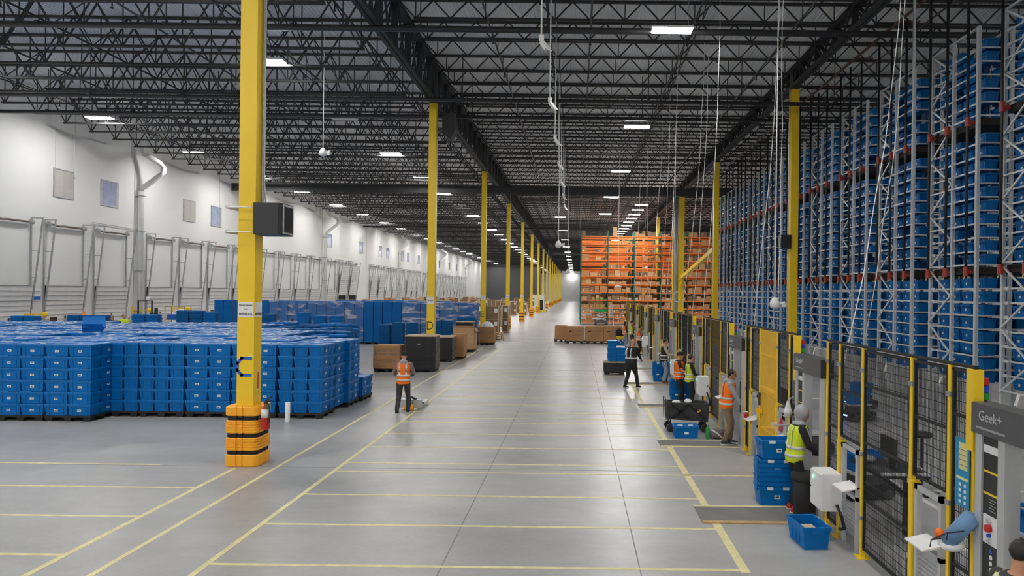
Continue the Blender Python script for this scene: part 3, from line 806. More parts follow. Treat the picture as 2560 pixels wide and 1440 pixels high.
for i in range(12):
    wrapped(-20.4 + 1.22 * i, 45.6, 2.55, 'pallet of nested blue totes wrapped in shiny film, front row', 'wrapped pallets in the front row', film=i not in (0, 6, 7))
for i in range(7):
    wrapped(-17.5 + 1.22 * i, 53.2, 2.55, 'pallet of nested blue totes wrapped in film, second row behind', 'wrapped pallets in the row behind')
wrapped(-22.75, 45.6, 2.55, 'unwrapped tall pallet of blue totes at end of the wrapped row', None, film=False)

# brown cartons, trays and gaylord boxes along the aisle ----------------------
def box_mb(w, d, h): return MB().box(0, w, 0, d, 0, h)
def gaylord(x, y, w, d, h, lab, m='card', open_top=False, flaps=False, lift=.13):
    o = thing('gaylord_box', lab, 'carton', (x, y, 0))
    part('skid', MB().box(.02, w - .02, 0.02, d - .02, .08, lift).box(.05, .2, .02, d - .02, 0, .08).box(w / 2 - .08, w / 2 + .08, .02, d - .02, 0, .08).box(w - .2, w - .05, .02, d - .02, 0, .08), 'pallet_black', o)
    if open_top:
        t = .012; b = MB().box(0, w, 0, t, lift, h).box(0, w, d - t, d, lift, h).box(0, t, 0, d, lift, h).box(w - t, w, 0, d, lift, h).box(0, w, 0, d, lift, lift + .02)
        part('carton_wall', b, m, o)
    else: part('carton_wall', MB().box(0, w, 0, d, lift, h), m, o)
    if flaps:
        part('flap', MB().add([(0, 0, h), (w, 0, h), (w, -.12, h + .14), (0, -.12, h + .14), (0, .01, h), (w, .01, h), (w, -.11, h + .15), (0, -.11, h + .15)], [(0, 1, 2, 3), (7, 6, 5, 4), (0, 4, 5, 1), (1, 5, 6, 2), (2, 6, 7, 3), (3, 7, 4, 0)]), m, o)
        part('flap', MB().add([(w, 0, h), (w, d, h), (w + .1, d, h - .22), (w + .1, 0, h - .18), (w - .01, 0, h), (w - .01, d, h), (w + .09, d, h - .2), (w + .09, 0, h - .2)], [(0, 1, 2, 3), (7, 6, 5, 4), (0, 4, 5, 1), (1, 5, 6, 2), (2, 6, 7, 3), (3, 7, 4, 0)]), m, o)
    return o
usps = 'UNITED STATES\nPOSTAL SERVICE'
o = gaylord(-8.62, 29.8, 1.12, .95, 1.12, 'brown carton printed with postal lettering beside the black tray stack', lift=.14)
put('lettering', text_mesh(usps, .15, 'ink_grey', .001), o, (.62, -.004, .83), rot=FACE_CAM)
put('lettering', text_mesh('DO NOT TILT\nMAXIMUM LOAD 1200 LBS\nMAXIMUM GROSS', .07, 'ink_grey', .001), o, (.58, -.004, .48), rot=FACE_CAM)
put('lettering', text_mesh('PROPERTY', .07, 'ink_grey', .001), o, (.45, -.004, .24), rot=FACE_CAM)
def tray_stack(x, y, w, d, h, n_, lab):
    o = thing('tray_stack', lab, 'tray stack', (x, y, 0))
    part('skid', MB().box(.03, w - .03, .03, d - .03, .06, .12).box(.05, .25, .03, d - .03, 0, .06).box(w - .25, w - .05, .03, d - .03, 0, .06), 'pallet_black', o)
    p = (h - .12 - .05) / n_
    sl = MB().box(0, w, 0, d, 0, p * .8).box(.012, w - .012, .012, d - .012, p * .8, p).mesh('tray', 'tray_black')
    eg = MB().box(w, w + .004, .01, d - .01, 0.006, p * .72).mesh('tray_edge', 'tray_edge')
    for i in range(n_):
        ox = random.uniform(-.008, .008)
        t = put('tray', sl, o, (ox, random.uniform(-.006, .006), .12 + p * i)); put('tray_edge', eg, t)
    part('cover_sheet', MB().box(-.01, w + .01, -.01, d + .01, h - .05, h), 'card_edge', o)
    return o
o = tray_stack(-7.30, 29.95, 1.30, .95, 1.56, 19, 'tall black tray stack in front of column D')
part('tag_strip', MB().box(.5, .65, -.008, -.002, 1.18, 1.21), 'paper', o)
tray_stack(-6.95, 34.4, .88, 1.1, 1.24, 15, 'shorter black tray stack with white top beyond column D')
gaylord(-6.35, 35.75, .62, 1.1, 1.27, 'plain brown carton wedged behind the short black tray stack', 'card')
gaylord(-7.05, 40.1, 1.22, 1.1, 1.36, 'open brown carton with torn flaps between column D and column E', 'card_light', True, True)
o = gaylord(-6.55, 45.7, .93, 1.2, 1.16, 'open brown carton heaped with white plastic bags', 'card', True, False)
o.location.x = -6.3
part('bag_heap', MB().ell((.45, .55, 1.1), (.42, .5, .42), 14, 8).ell((.7, .4, 1.12), (.2, .25, .28), 10, 6).ell((.25, .6, 1.1), (.22, .3, .34), 10, 6), 'film_white', o, smooth=True)
put('lettering', text_mesh(usps, .12, 'ink_grey', .001), o, (.45, -.004, .8), rot=FACE_CAM)
tray_stack(-7.4, 43.2, 1.05, .8, 1.62, 18, 'black tray stack half hidden behind the torn carton')
o = thing('wood_pallet_stack', 'low stack of bare wooden pallets beside the bag carton', 'pallet stack', (-6.35, 50.6, 0))
for k in range(4):
    for q in range(5): part('plank', MB().box(0, 1.0, .24 * q, .24 * q + .14, .13 * k + .1, .13 * k + .12), 'wood', o)
    for q in range(3): part('stringer', MB().box(.46 * q, .46 * q + .08, 0, 1.1, .13 * k, .13 * k + .1), 'wood', o)
# kraft bales (wrapped flat cartons)
def kraft(x, y, w, d, h, lab, grp=None):
    o = thing('carton_bale', lab, 'carton bale', (x, y, 0), group=grp)
    part('skid', MB().box(0, w, 0, d, .06, .14).box(.0, .15, 0, d, 0, .06).box(w - .15, w, 0, d, 0, .06), 'wood', o)
    hz = (h - .14) / 2
    for k in range(2):
        part('bale_block', MB().box(random.uniform(0, .05), w - random.uniform(0, .05), 0, d, .14 + hz * k, .14 + hz * (k + 1) - .03), 'card_dark', o)
        part('corner_board', MB().box(-.02, .06, -.02, .05, .14 + hz * k, .14 + hz * (k + 1) - .03), 'card_edge', o)
        part('corner_board', MB().box(w - .06, w + .02, -.02, .05, .14 + hz * k, .14 + hz * (k + 1) - .03), 'card_edge', o)
        part('top_board', MB().box(-.02, w + .02, -.02, d + .02, .14 + hz * (k + 1) - .03, .14 + hz * (k + 1)), 'card_edge', o)
        part('paper_tag', MB().box(w - .35, w - .1, -.03, -.024, .14 + hz * k + hz * .5, .14 + hz * k + hz * .8), 'paper', o)
    return o
kraft(-7.55, 57.8, 1.15, 1.1, 2.3, 'brown carton bale with pale edge boards, beside column E')
kraft(-6.3, 59.5, .55, 1.2, 2.35, 'narrow brown carton bale beside another bale')
kraft(-8.9, 57.0, 1.2, 1.1, 2.5, 'brown carton bale partly behind column E')
kraft(-10.2, 60, 1.2, 1.1, 2.2, 'brown carton bale standing deeper in from the aisle')
for i in range(7):
    for j in range(4):
        if random.random() < .25: continue
        kraft(-8.6 - 1.6 * j, 70 + 9.0 * i + random.uniform(-.5, .5), 1.1, 1.1, random.uniform(1.9, 2.7), 'brown carton bale stored far down beside the columns', 'far carton bales')
for i in range(8):
    for j in range(4):
        if random.random() < .3: continue
        o = thing('carton_pallet', 'loose brown cartons piled on a pallet near far dock doors', 'carton pile', (-24.5 + 2.6 * j, 62 + 9 * i + random.uniform(-.5, .5), 0), group='far carton piles')
        for q in range(5):
            part('carton', MB().box(.35 * (q % 2) * 1.3, .35 * (q % 2) * 1.3 + .5 + random.random() * .3, .2 * q, .2 * q + .6, 0 if q < 2 else random.uniform(.9, 1.6), random.uniform(2.0, 2.6)), random.choice(('card', 'card_light', 'card_dark')), o)

# three postal cartons in the aisle
o = thing('long_skid', 'long black skid under the postal cartons', 'pallet', (-1.55, 48.1, 0))
part('deck', MB().box(.85, 3.9, 0, 1.2, .1, .16), 'pallet_black', o); part('deck', MB().box(0.0, 1.0, 1.5, 2.6, .1, .16), 'pallet_black', o)
for q in range(7): part('foot', MB().box(.9 + q * .47, 1.08 + q * .47, 0, 1.15, 0, .1), 'pallet_black', o)
for q in range(3): part('foot', MB().box(.05 + q * .35, .2 + q * .35, 1.55, 2.55, 0, .1), 'pallet_black', o)
eagle = MB().prism([(0, .03), (.05, .07), (.16, .09), (.3, .085), (.22, .05), (.12, .045), (.2, .02), (.12, -.01), (.04, .0)], 'y', 0, .002).mesh('eagle_emblem', 'ink')
for k, (x0, w, lab) in enumerate([(-.68, 1.27, 'brown postal carton with eagle emblem at the open end of the skid'), (.64, 1.27, 'brown postal carton with eagle emblem in the middle of three'), (1.93, 1.28, 'brown postal carton with eagle emblem next to the blue totes')]):
    o = thing('postal_carton', lab, 'carton', (x0, 48.15, .16))
    part('carton_wall', MB().box(0, w, 0, 1.1, 0, .98 if k else .94), 'card', o)
    part('top_flap', MB().box(.05, w - .03, .05, .5, .98 if k else .94, 1.02 + .03 * k), 'card_light', o)
    put('eagle_emblem', eagle, o, (.18, -.004, .62))
    put('lettering', text_mesh('UNITED STATES\nPOSTAL SERVICE', .085, 'ink_grey', .001), o, (.75, -.003, .66), rot=FACE_CAM)
    put('lettering', text_mesh('RETURN TO\nMAIL TRANSPORT EQUIPMENT\nSERVICE CENTER', .065, 'ink_grey', .001), o, (.62, -.003, .38), rot=FACE_CAM)
    put('lettering', text_mesh('PROPERTY', .055, 'ink_grey', .001), o, (.62, -.003, .17), rot=FACE_CAM)
o = thing('postal_carton', 'brown carton half hidden behind the row of postal cartons', 'carton', (-1.5, 49.7, .16)); part('carton_wall', MB().box(0, .95, 0, 1.0, 0, .95), 'card', o); part('top_flap', MB().box(0.05, .9, .05, .4, .95, .99), 'card_light', o)
o = tag(part('black_bag', MB().ell((2.95, 47.93, .75), (.24, .2, .3), 14, 9).ell((3.12, 48.0, .68), (.16, .16, .22), 12, 8).tube([(3.05, 47.95, .95), (2.95, 47.95, 1.12), (2.85, 47.95, .98)], .02, 6), 'cloth_black', None, smooth=True), 'black bag hanging over corner of the end postal carton', 'bag')

# ================================================================== TOTE STORAGE RACKS (right)
XF = 11.36
ROWS = [16.1 + 3.8 * i for i in range(11)]
LEV = [1.04 + .385 * i for i in range(8)] + [4.42 + .385 * i for i in range(10)] + [8.66 + .385 * i for i in range(6)]
ZT = 11.17
post_me = MB().box(-.045, .045, -.05, .05, 0, ZT).box(-.055, .055, -.012, .012, 0, ZT).mesh('upright', 'rack_grey')
foot_me = MB().box(-.08, .08, -.09, .09, 0, .012).mesh('foot_plate', 'rack_grey')
yrail = MB().box(-.02, .02, 0, 1.275, 0, .045).mesh('level_rail', 'rack_grey')
xrail = MB().box(0, 1.9, -.02, .02, 0, .04).mesh('aisle_rail', 'rack_grey')
stub = MB().box(0, .02, -.12, .12, -.02, .06).mesh('bracket', 'rack_grey')
def brace_me(dz): return MB().bar((0, 0, 0), (0, 1.275, dz), .035, .05).mesh('brace', 'rack_grey')
bru, brd = brace_me(.85), brace_me(-.85)
top_me = MB().box(-.03, .03, 0, 2.55, 0, .06).mesh('top_beam', 'rack_grey')
mid_me = MB().box(0, 3.0, 0, 2.55, 0, .2).mesh('sprinkler_tray', 'dark_gap')
RB = tote_body_mb(.285, .2, .31).mesh('tote_body', 'tote_rack_blue')
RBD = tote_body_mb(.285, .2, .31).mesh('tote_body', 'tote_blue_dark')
RL = MB().box(-.035, .035, -.19, -.18, .10, .17).mesh('label', 'paper')
plate = MB().box(-.012, .0, -.06, .06, -.3, 0).mesh('level_card', 'paper')
TIER = lambda li: ('under the lower red couplings' if li < 8 else 'between lower and upper red couplings' if li < 18 else 'above the upper red couplings')
rack_stuff = []
cnt = 0
ordn = ['nearest the robot aisle entrance', 'second', 'third', 'fourth', 'fifth', 'sixth', 'seventh', 'eighth', 'ninth', 'tenth', 'eleventh']
for ri, a in enumerate(ROWS):
    near = ri < 5
    lab = ['tall grey steel tote rack row at the end with the portal', 'tall grey steel tote rack row, next along from the end row', 'tall grey steel tote rack row between end rows and yellow column', 'tall grey steel tote rack row just before the yellow column with black box', 'tall grey steel tote rack row level with the yellow column with black box'][ri] if ri < 5 else 'tall grey steel tote rack row beyond the yellow column with black box'
    o = thing('tote_rack', lab, 'rack', (XF, a, 0), group='far tote rack rows' if ri >= 5 else None)
    for yy in (0, 1.275, 2.55):
        for xx in (0, .95, 1.9):
            u = put('upright', post_me, o, (xx, yy, 0))
            if near: put('foot_plate', foot_me, u)
    for li, z in enumerate(LEV):
        if li in (0, 3, 8, 11, 14, 18, 21): 
            put('level_rail', yrail, o, (-.05, 0, z - .045)); put('level_rail', yrail, o, (-.05, 1.275, z - .045))
        else: put('level_rail', yrail, o, (.06, 0, z - .045)); put('level_rail', yrail, o, (.06, 1.275, z - .045))
        put('aisle_rail', xrail, o, (0, -.03, z - .04))
        if near: put('bracket', stub, o, (.0, 1.275, z - .04)); put('bracket', stub, o, (0, 2.43, z - .04))
    z = .95; k = 0
    while z < 10.4:
        put('brace', bru if k % 2 else brd, o, (-.06, 1.275, z + (0 if k % 2 else .85))); z += .85; k += 1
    put('top_beam', top_me, o, (0, 0, ZT - .06)); put('top_beam', top_me, o, (.95, 0, ZT - .06))
    for z in (4.14, 8.38): put('sprinkler_tray', mid_me, o, (.1, 0, z))
    if near: put('level_card', plate, o, (-.07, 1.7, 1.0), rot=(0, .3, 0))
    # totes
    for li, z in enumerate(LEV):
        for b, yy in enumerate((.33, .95, 1.61, 2.23)):
            if random.random() < (.04 if li < 8 else .10 if li < 18 else .16): continue
            xo = random.uniform(.0, .04); rz = -PI / 2 + random.uniform(-.03, .03)
            if ri in (0, 1, 2) and cnt < 300 and not (ri == 0 and b < 2):
                t = thing('storage_tote', 'blue storage tote ' + TIER(li) + ', ' + ['end rack row by the portal', 'rack row next to the end row', 'rack row before the yellow column'][ri], 'tote', (XF + .42 + xo, a + yy, z), rz, group='totes ' + TIER(li) + ' in ' + ['the end rack row', 'the next rack row', 'the third rack row'][ri])
                put('body', RB, t); put('label', RL, t); cnt += 1
            elif not (ri == 0 and b < 1):
                M = Matrix.Translation((XF + .42 + xo, a + yy, z)) @ Matrix.Rotation(rz, 4, 'Z')
                rack_stuff += [(RB, M), (RL, M)]
        for xx in (.92, 1.4, 1.9, 2.4):
            M = Matrix.Translation((XF + xx, a + .36, z)) @ Matrix.Rotation(PI / 2, 4, 'Z')
            rack_stuff += [(RBD, M)]
        for yy in (1.61, 2.23):
            if random.random() < .2: continue
            rack_stuff += [(RBD, Matrix.Translation((XF + .92, a + yy, z)) @ Matrix.Rotation(-PI / 2, 4, 'Z'))]
merge('racked_totes', rack_stuff, 'rest of the blue totes stored deeper in the tall racks', 'totes')
# sprinkler risers in front of the racks
RN = lambda r: ['the end rack row by the portal', 'the rack row next to the end row', 'the rack row before the yellow column', 'the rack row just short of the black-boxed column', 'the rack row level with the black-boxed column'][r] if r < 5 else 'the rack rows beyond the black-boxed column'
rp = MB().tube([(0, 0, 4.2), (0, 0, 12.9)], .042, 8).mesh('riser_pipe', 'pipe_black', True)
def coup(z): return MB().tube([(0, 0, z - .1), (0, 0, z + .13)], .065, 10).tube([(0, 0, z - .12), (0, 0, z - .09)], .08, 10).tube([(0, 0, z + .11), (0, 0, z + .14)], .08, 10).tube([(0, 0, z), (.2, 0, z)], .055, 10).tube([(.12, 0, z), (.15, 0, z)], .075, 10)
cp1, cp2 = coup(4.2).mesh('coupling', 'red_pipe'), coup(8.5).mesh('coupling', 'red_pipe')
cv = MB().tube([(-.03, 0, 4.08), (-.08, -.03, 4.0), (-.08, -.06, 4.05)], .018, 6).mesh('drain_valve', 'tape')
for ri, a in enumerate(ROWS):
    for yy in (.25, 1.38, 2.42):
        o = thing('sprinkler_riser', 'black sprinkler riser with red couplings on ' + RN(ri), 'pipe', (XF - .16, a + yy, 0), group='sprinkler risers on ' + RN(ri))
        put('riser_pipe', rp, o); put('coupling', cp1, o); put('coupling', cp2, o); put('drain_valve', cv, o)
o = thing('sprinkler_header', 'rusty sprinkler header pipe running above the tote racks', 'pipe', (XF - .4, 16, 12.9))
part('pipe', MB().tube([(0, 0, 0), (0, 44, 0)], .05, 8), 'brown_pipe', o, smooth=True)
for q in range(11): part('cross_tee', MB().tube([(0, .4 + 3.8 * q, 0), (.7, .4 + 3.8 * q, 0)], .04, 8), 'brown_pipe', o)
# perforated strut standing in front of racks
o = thing('perforated_strut', 'tall perforated grey strut standing in front of the tote racks', 'strut', (9.9, 20.7, 0))
part('strut', MB().box(-.03, .03, -.03, .03, 0, 13), 'rack_grey', o)
part('slot_strip', MB().box(-.032, -.03, -.008, .008, .1, 12.9), 'dark_gap', o)

# ================================================================== ORANGE PALLET RACKS
ZB = [.32, .82, 1.32, 1.85, 2.7, 3.58, 4.45, 5.33, 6.2, 7.08, 7.95, 8.85, 9.72]
XU = [.5 + 2.93 * i for i in range(7)]
up_me = MB().box(-.045, .045, -.04, .04, 0, 10.4).mesh('upright', 'green_upright')
be_me = MB().box(.05, 2.88, -.025, .025, -.06, .06).mesh('beam', 'orange_beam')
dk_me = MB().box(.05, 2.88, .0, 1.1, .03, .045).mesh('wire_deck', 'galv')
zz = MB()
for q in range(12): zz.bar((0, 0, .3 + q * .82), (0, 1.1, .3 + (q + .5) * .82), .03).bar((0, 1.1, .3 + (q + .5) * .82), (0, 0, .3 + (q + 1) * .82), .03)
zz_me = zz.mesh('frame_lacing', 'green_upright')
rows_y = [77.0, 79.2, 84.0, 86.2, 90.0, 92.2]
for r, y in enumerate(rows_y):
    o = thing('pallet_rack', ['orange and green pallet rack facing the aisle end', 'orange and green pallet rack backing onto the first row'][r] if r < 2 else 'orange and green pallet rack in rows deeper behind', 'rack', (0, y, 0), group='deeper pallet racks' if r > 1 else None)
    for x in XU:
        put('upright', up_me, o, (x, 0, 0)); put('upright', up_me, o, (x, 1.1, 0)); put('frame_lacing', zz_me, o, (x, 0, 0))
    for x in XU[:-1]:
        for z in ZB:
            if r and z < 1.5: continue
            put('beam', be_me, o, (x, 0, z)); put('beam', be_me, o, (x, 1.1, z))
            if r == 0: put('wire_deck', dk_me, o, (x, 0, z + .02))
nb = 0
bx_names = ('card', 'card_light', 'card_dark', 'card', 'card')
CB = {}
def carton_mesh(w, h, m):
    key = (w, h, m)
    if key not in CB: CB[key] = MB().box(0, w, 0, .6, 0, h).mesh('carton_body', m)
    return CB[key]
tape_me = MB().box(.05, .17, -.004, 0, .08, .17).mesh('shipping_label', 'paper')
for zi, z in enumerate(ZB):
    for bi, x in enumerate(XU[:-2]):
        if bi == 1 and z < 2.0 and False: continue
        xx = x + .08
        fill = 1.0 if z < 5.8 else .34
        while xx < x + 2.6:
            w = random.choice((.35, .45, .6, .8)); h = random.choice((.28, .36, .5, .62)) if z > 1.5 else random.choice((.2, .28, .36))
            if z > 9: h = random.choice((.3, .5, .8, 1.0))
            if random.random() < fill and xx + w < x + 2.85:
                m = random.choice(bx_names)
                if z >= 9.0 and random.random() < .4: xx += w; continue
                if nb < 300:
                    o = thing('shelf_carton', 'brown carton on the front pallet rack, ' + ('on the bottom shelves' if z < 1.6 else 'on the lower middle shelves' if z < 4 else 'on the upper shelves' if z < 9 else 'on the very top'), 'carton', (xx, 76.98 + random.uniform(0, .15), z + .066), group='cartons ' + ('bottom' if z < 1.6 else 'lower' if z < 4 else 'upper' if z < 9 else 'top') + ' of the front pallet rack')
                    put('carton_body', carton_mesh(w, h, m), o)
                    if random.random() < .6: put('shipping_label', tape_me, o, (random.uniform(0, w - .2), 0, 0))
                    nb += 1
                else:
                    rack_stuff.append((carton_mesh(w, h, m), Matrix.Translation((xx, 77.05, z + .066))))
            xx += w + random.uniform(.02, .12)
items = []
for y in (79.3, 84.1, 86.3, 90.1):
    for z in ZB[3:7]:
        for x in XU[:-1]:
            for q in range(3):
                if random.random() < .75: items.append((carton_mesh(.8, .62, random.choice(bx_names)), Matrix.Translation((x + .1 + q * .93, y, z + .066))))
for zi, z in enumerate(ZB[4:]):
    for q in range(8):
        if random.random() < .6: items.append((carton_mesh(.45, .5, random.choice(bx_names)), Matrix.Translation((12.3 + q * .5, 77.05, z + .066))))
merge('deeper_cartons', items, 'cartons stored in the deeper pallet rack rows', 'cartons')
# scissor lift and ladder in front of the pallet rack
o = thing('scissor_lift', 'green scissor lift parked in front of the pallet racks', 'lift', (2.0, 74.6, 0))
part('base', MB().box(0, 1.3, 0, 1.9, .25, .6), 'plastic_grey', o)
for x in (.1, 1.2):
    for y in (.25, 1.6): part('wheel', MB().tube([(x - .08, y, .2), (x + .08, y, .2)], .2, 14), 'plastic_dark', o)
for q in range(3):
    part('scissor_arm', MB().bar((.1, 0.05, .6 + q * .28), (1.2, .05, .88 + q * .28), .06).bar((1.2, .05, .6 + q * .28), (.1, .05, .88 + q * .28), .06), 'rack_grey', o)
part('platform', MB().box(0, 1.3, 0, 1.9, 1.45, 1.75), 'green_lift', o)
for x in (0.02, .43, .86, 1.28):
    part('rail_post', MB().box(x - .025, x + .025, 0, .05, 1.75, 2.85), 'green_lift', o)
for z in (2.3, 2.83): part('guard_rail', MB().box(0, 1.3, 0, .05, z, z + .05), 'green_lift', o)
o = thing('step_ladder', 'grey step ladder standing beside the green lift', 'ladder', (3.5, 74.5, 0))
for s in (-1, 1): part('stile', MB().bar((.25 + s * .25, 0, 0), (.25 + s * .1, .3, 2.3), .06), 'alu', o); part('rear_leg', MB().bar((.25 + s * .25, .8, 0), (.25 + s * .1, .35, 2.3), .05), 'alu', o)
for q in range(7): part('tread', MB().box(.08 + .02 * q, .42 - .02 * q, .0 + .04 * q, .1 + .04 * q, .28 * (q + 1), .28 * (q + 1) + .03), 'alu', o)
o = thing('work_table', 'small folding table with clutter by the far end of the fence', 'table', (3.2, 55.5, 0))
part('table_top', MB().box(0, .9, 0, .6, .72, .75), 'paper', o)
for x in (.05, .8): part('leg', MB().bar((x, .05, 0), (x + .05, .5, .72), .03), 'plastic_dark', o); part('leg', MB().bar((x, .5, 0), (x + .05, .05, .72), .03), 'plastic_dark', o)

# ================================================================== FENCE AND WORKSTATIONS
FX, FZ = 3.82, 2.77
POR = [5.25, 10.62, 15.7, 21.1, 26.5, 31.9, 37.3, 42.7, 48.1]
def mesh_panel(w, z0, z1, frame=.03):
    a = MB().box(-.015, .015, 0, frame, z0, z1).box(-.015, .015, w - frame, w, z0, z1).box(-.015, .015, 0, w, z0, z0 + frame).box(-.015, .015, 0, w, z1 - frame, z1)
    zz_ = z0 + .65
    while zz_ < z1 - .4: a.box(-.012, .012, 0, w, zz_, zz_ + .03); zz_ += .75
    b = MB()
    z = z0 + .1
    while z < z1: b.box(-.003, .003, 0, w, z, z + .006); z += .1
    y = .03
    while y < w: b.box(-.002, .002, y, y + .004, z0, z1); y += .03
    return a, b
fpost = MB().box(-.026, .026, -.028, .028, 0, FZ).mesh('post', 'yellow')
fplate = MB().box(-.08, .08, -.08, .08, 0, .012).mesh('foot_plate', 'yellow')
fclamp = MB().box(-.038, .038, -.038, .038, 0, .05).mesh('clamp', 'galv')
def fence_post(fence, y, base):
    p = put('post', fpost, fence, (0, y - base, 0)); put('foot_plate', fplate, p)
    for z in (.5, 1.35, 2.45): put('clamp', fclamp, p, (0, 0, z))
    return p
PM = {}
def panel(fence, y0, y1, z0, base, m='mesh_black'):
    w = round(y1 - y0 - .08, 3); key = (w, z0, m)
    if key not in PM:
        fr_, b_ = mesh_panel(w, z0, FZ - .02); PM[key] = (fr_.mesh('mesh_panel', m), b_.mesh('wire_mesh', m))
    o = put('mesh_panel', PM[key][0], fence, (0, y0 + .04 - base, 0)); put('wire_mesh', PM[key][1], o, kind='stuff')
    return o
ped = text_mesh('Geek+', .13, 'alu', .002)
sub_bar = MB().box(-.003, 0, -.22, .22, -.02, .0).mesh('logo_line', 'galv')
for k, y in enumerate(POR):
    nm = ['at the near end beside the blue poster', 'by the hooded worker in yellow vest', 'by the worker in grey hoodie and orange vest', 'by the pair in orange and yellow vests', 'by the worker in beige hoodie'][k] if k < 5 else 'far along the fence'
    g = 'far workstation portals' if k >= 5 else None
    o = thing('workstation_portal', 'grey aluminium workstation portal ' + nm, 'portal', (FX, y, 0), group=g)
    part('near_pillar', MB().box(-.07, .07, 0, .13, 0, 2.2), 'alu', o)
    part('side_channel', MB().box(-.07, .07, .85, .95, 0, 2.2), 'alu', o)
    part('side_channel', MB().box(-.07, .07, 1.2, 1.3, 0, 2.2), 'alu', o)
    ip = part('instruction_panel', MB().box(-.05, .05, .95, 1.2, 0, 2.2), 'plastic_dark', o)
    hd = part('header', MB().box(-.1, .1, .02, 1.32, 2.2, 2.48), 'plastic_grey', o)
    part('end_cap', MB().box(-.1, .1, -.01, .02, 2.2, 2.48), 'plastic_dark', o)
    if k < 6:
        put('logo', ped, hd, (-.102, 1.02, 2.37), rot=FACE_AISLE)
        put('logo_line', sub_bar, hd, (-.1, 1.02, 2.27))
        for z in (1.66, 1.86): part('yellow_line', MB().box(-.053, -.05, .96, 1.19, z, z + .02), 'yellow', ip)
        part('name_plate', MB().box(-.055, -.05, .96, 1.19, 2.04, 2.11), 'paper', ip)
    if k < 3:
        cp_ = part('control_plate', MB().box(-.06, -.05, .97, 1.18, 1.22, 1.48), 'paper', ip)
        part('button', MB().tube([(-.1, 1.07, 1.37), (-.06, 1.07, 1.37)], .035, 12), 'red', cp_)
        part('button', MB().tube([(-.085, 1.07, 1.305), (-.06, 1.07, 1.305)], .018, 10), 'lens_blue', cp_)
        part('button', MB().tube([(-.09, 1.07, 1.44), (-.06, 1.07, 1.44)], .022, 10), 'alu', cp_)
        part('button', MB().tube([(-.085, 1.07, 1.255), (-.06, 1.07, 1.255)], .022, 10), 'alu', cp_)
        for q in range(4): part('warning_icon', MB().tube([(-.053, 1.07, 1.16 - q * .055), (-.05, 1.07, 1.16 - q * .055)], .022, 12), 'lens_blue' if q == 0 else 'paper', ip)
        for q in range(5): part('print_line', MB().box(-.053, -.05, 1.0 + .03 * (q % 2), 1.1, 1.52 + .025 * q, 1.527 + .025 * q), 'galv', ip)
    # signal tower on a yellow post
    ye = y + 1.42
    s = thing('signal_tower', 'red blue and green signal light ' + nm, 'signal light', (FX + .09, ye + .02, 2.4), group='far signal lights' if k >= 5 else None)
    part('stem', MB().tube([(0, 0, -.35), (0, 0, .08)], .03, 8).box(-.06, .0, -.02, .02, -.3, -.26), 'plastic_dark', s)
    for q, m in enumerate(('lens_green', 'lens_blue', 'red')): part('lens', MB().tube([(0, 0, .08 + .07 * q), (0, 0, .145 + .07 * q)], .04, 10), m, s)
    # fence up to the next portal
    yn = POR[k + 1] if k + 1 < len(POR) else y + 5.4
    a, b = y + 1.42, yn - .06
    L = b - a
    offs = [a, a + .42 * L / 3.75, a + 1.2 * L / 3.75, a + 2.5 * L / 3.75, a + 3.28 * L / 3.75, b]
    fe = thing('safety_fence', 'black mesh fence running on from portal ' + nm, 'fence', (FX, a, 0), group='far fence sections' if k >= 5 else None)
    fp = fence_post(fe, ye, a)
    part('post_sleeve', MB().box(-.06, .04, -.06, .06, 2.0, FZ), 'yellow', fe)
    for yy in offs[1:]: fence_post(fe, yy, a)
    panel(fe, offs[0], offs[1], .12, a); panel(fe, offs[4], offs[5], .12, a)
    for (p, q) in ((offs[1], offs[2]), (offs[3], offs[4])):
        panel(fe, p, q, 1.45, a)
        w = q - p; y_ = p - a
        part('opening_stile', MB().box(-.03, .03, y_ + .12, y_ + .18, 0, 1.38), 'alu', fe); part('opening_stile', MB().box(-.03, .03, y_ + w - .18, y_ + w - .12, 0, 1.38), 'alu', fe)
        part('opening_rail', MB().box(-.03, .03, y_ + .12, y_ + w - .12, 1.32, 1.38), 'alu', fe); part('opening_rail', MB().box(-.03, .03, y_ + .12, y_ + w - .12, .7, .75), 'alu', fe)
        km = MB()
        for g in range(12): km.box(-.004, .004, y_ + .18, y_ + w - .18, .06 + .05 * g, .066 + .05 * g)
        part('kick_wires', km, 'galv', fe, kind='stuff')
        part('yellow_leg', MB().box(-.05, .05, y_ + w - .1, y_ + w - .02, 0, 1.4), 'yellow', fe)
        part('shelf', MB().prism([(-.22, .82), (.02, .87), (.02, .89), (-.22, .835)], 'y', y_ + .12, y_ + .5), 'paper', fe)
    part('top_rail', MB().box(-.02, .02, 0, b - a, FZ, FZ + .03), 'mesh_black', fe)
    if k == 1:
        w = round(offs[3] - offs[2] - .08, 3)
        fr_, b_ = mesh_panel(w, .1, FZ - .02)
        dpo = thing('mesh_gate', 'solid-looking yellow mesh gate with latch in the black fence', 'gate', (FX, offs[2] + .04, 0))
        part('gate_frame', fr_, 'yellow_door', dpo)
        part('gate_sheet', MB().box(-.006, .006, .03, w - .03, .13, FZ - .05), 'yellow_mesh', dpo)
        part('cross_bar', MB().box(-.02, .02, .02, w - .02, 1.55, 1.62), 'yellow_door', dpo)
        part('cross_bar', MB().bar((0, .05, .95), (0, w - .05, .75), .03), 'yellow_door', dpo)
        part('latch', MB().box(-.1, -.02, w - .2, w + .06, 1.05, 1.12).box(-.12, -.08, w - .22, w - .17, .98, 1.14), 'yellow_door', dpo)
        part('keeper', MB().box(-.05, -.02, w - .05, w + .05, 1.2, 1.45), 'plastic_dark', dpo)
    else:
        panel(fe, offs[2], offs[3], .12, a)
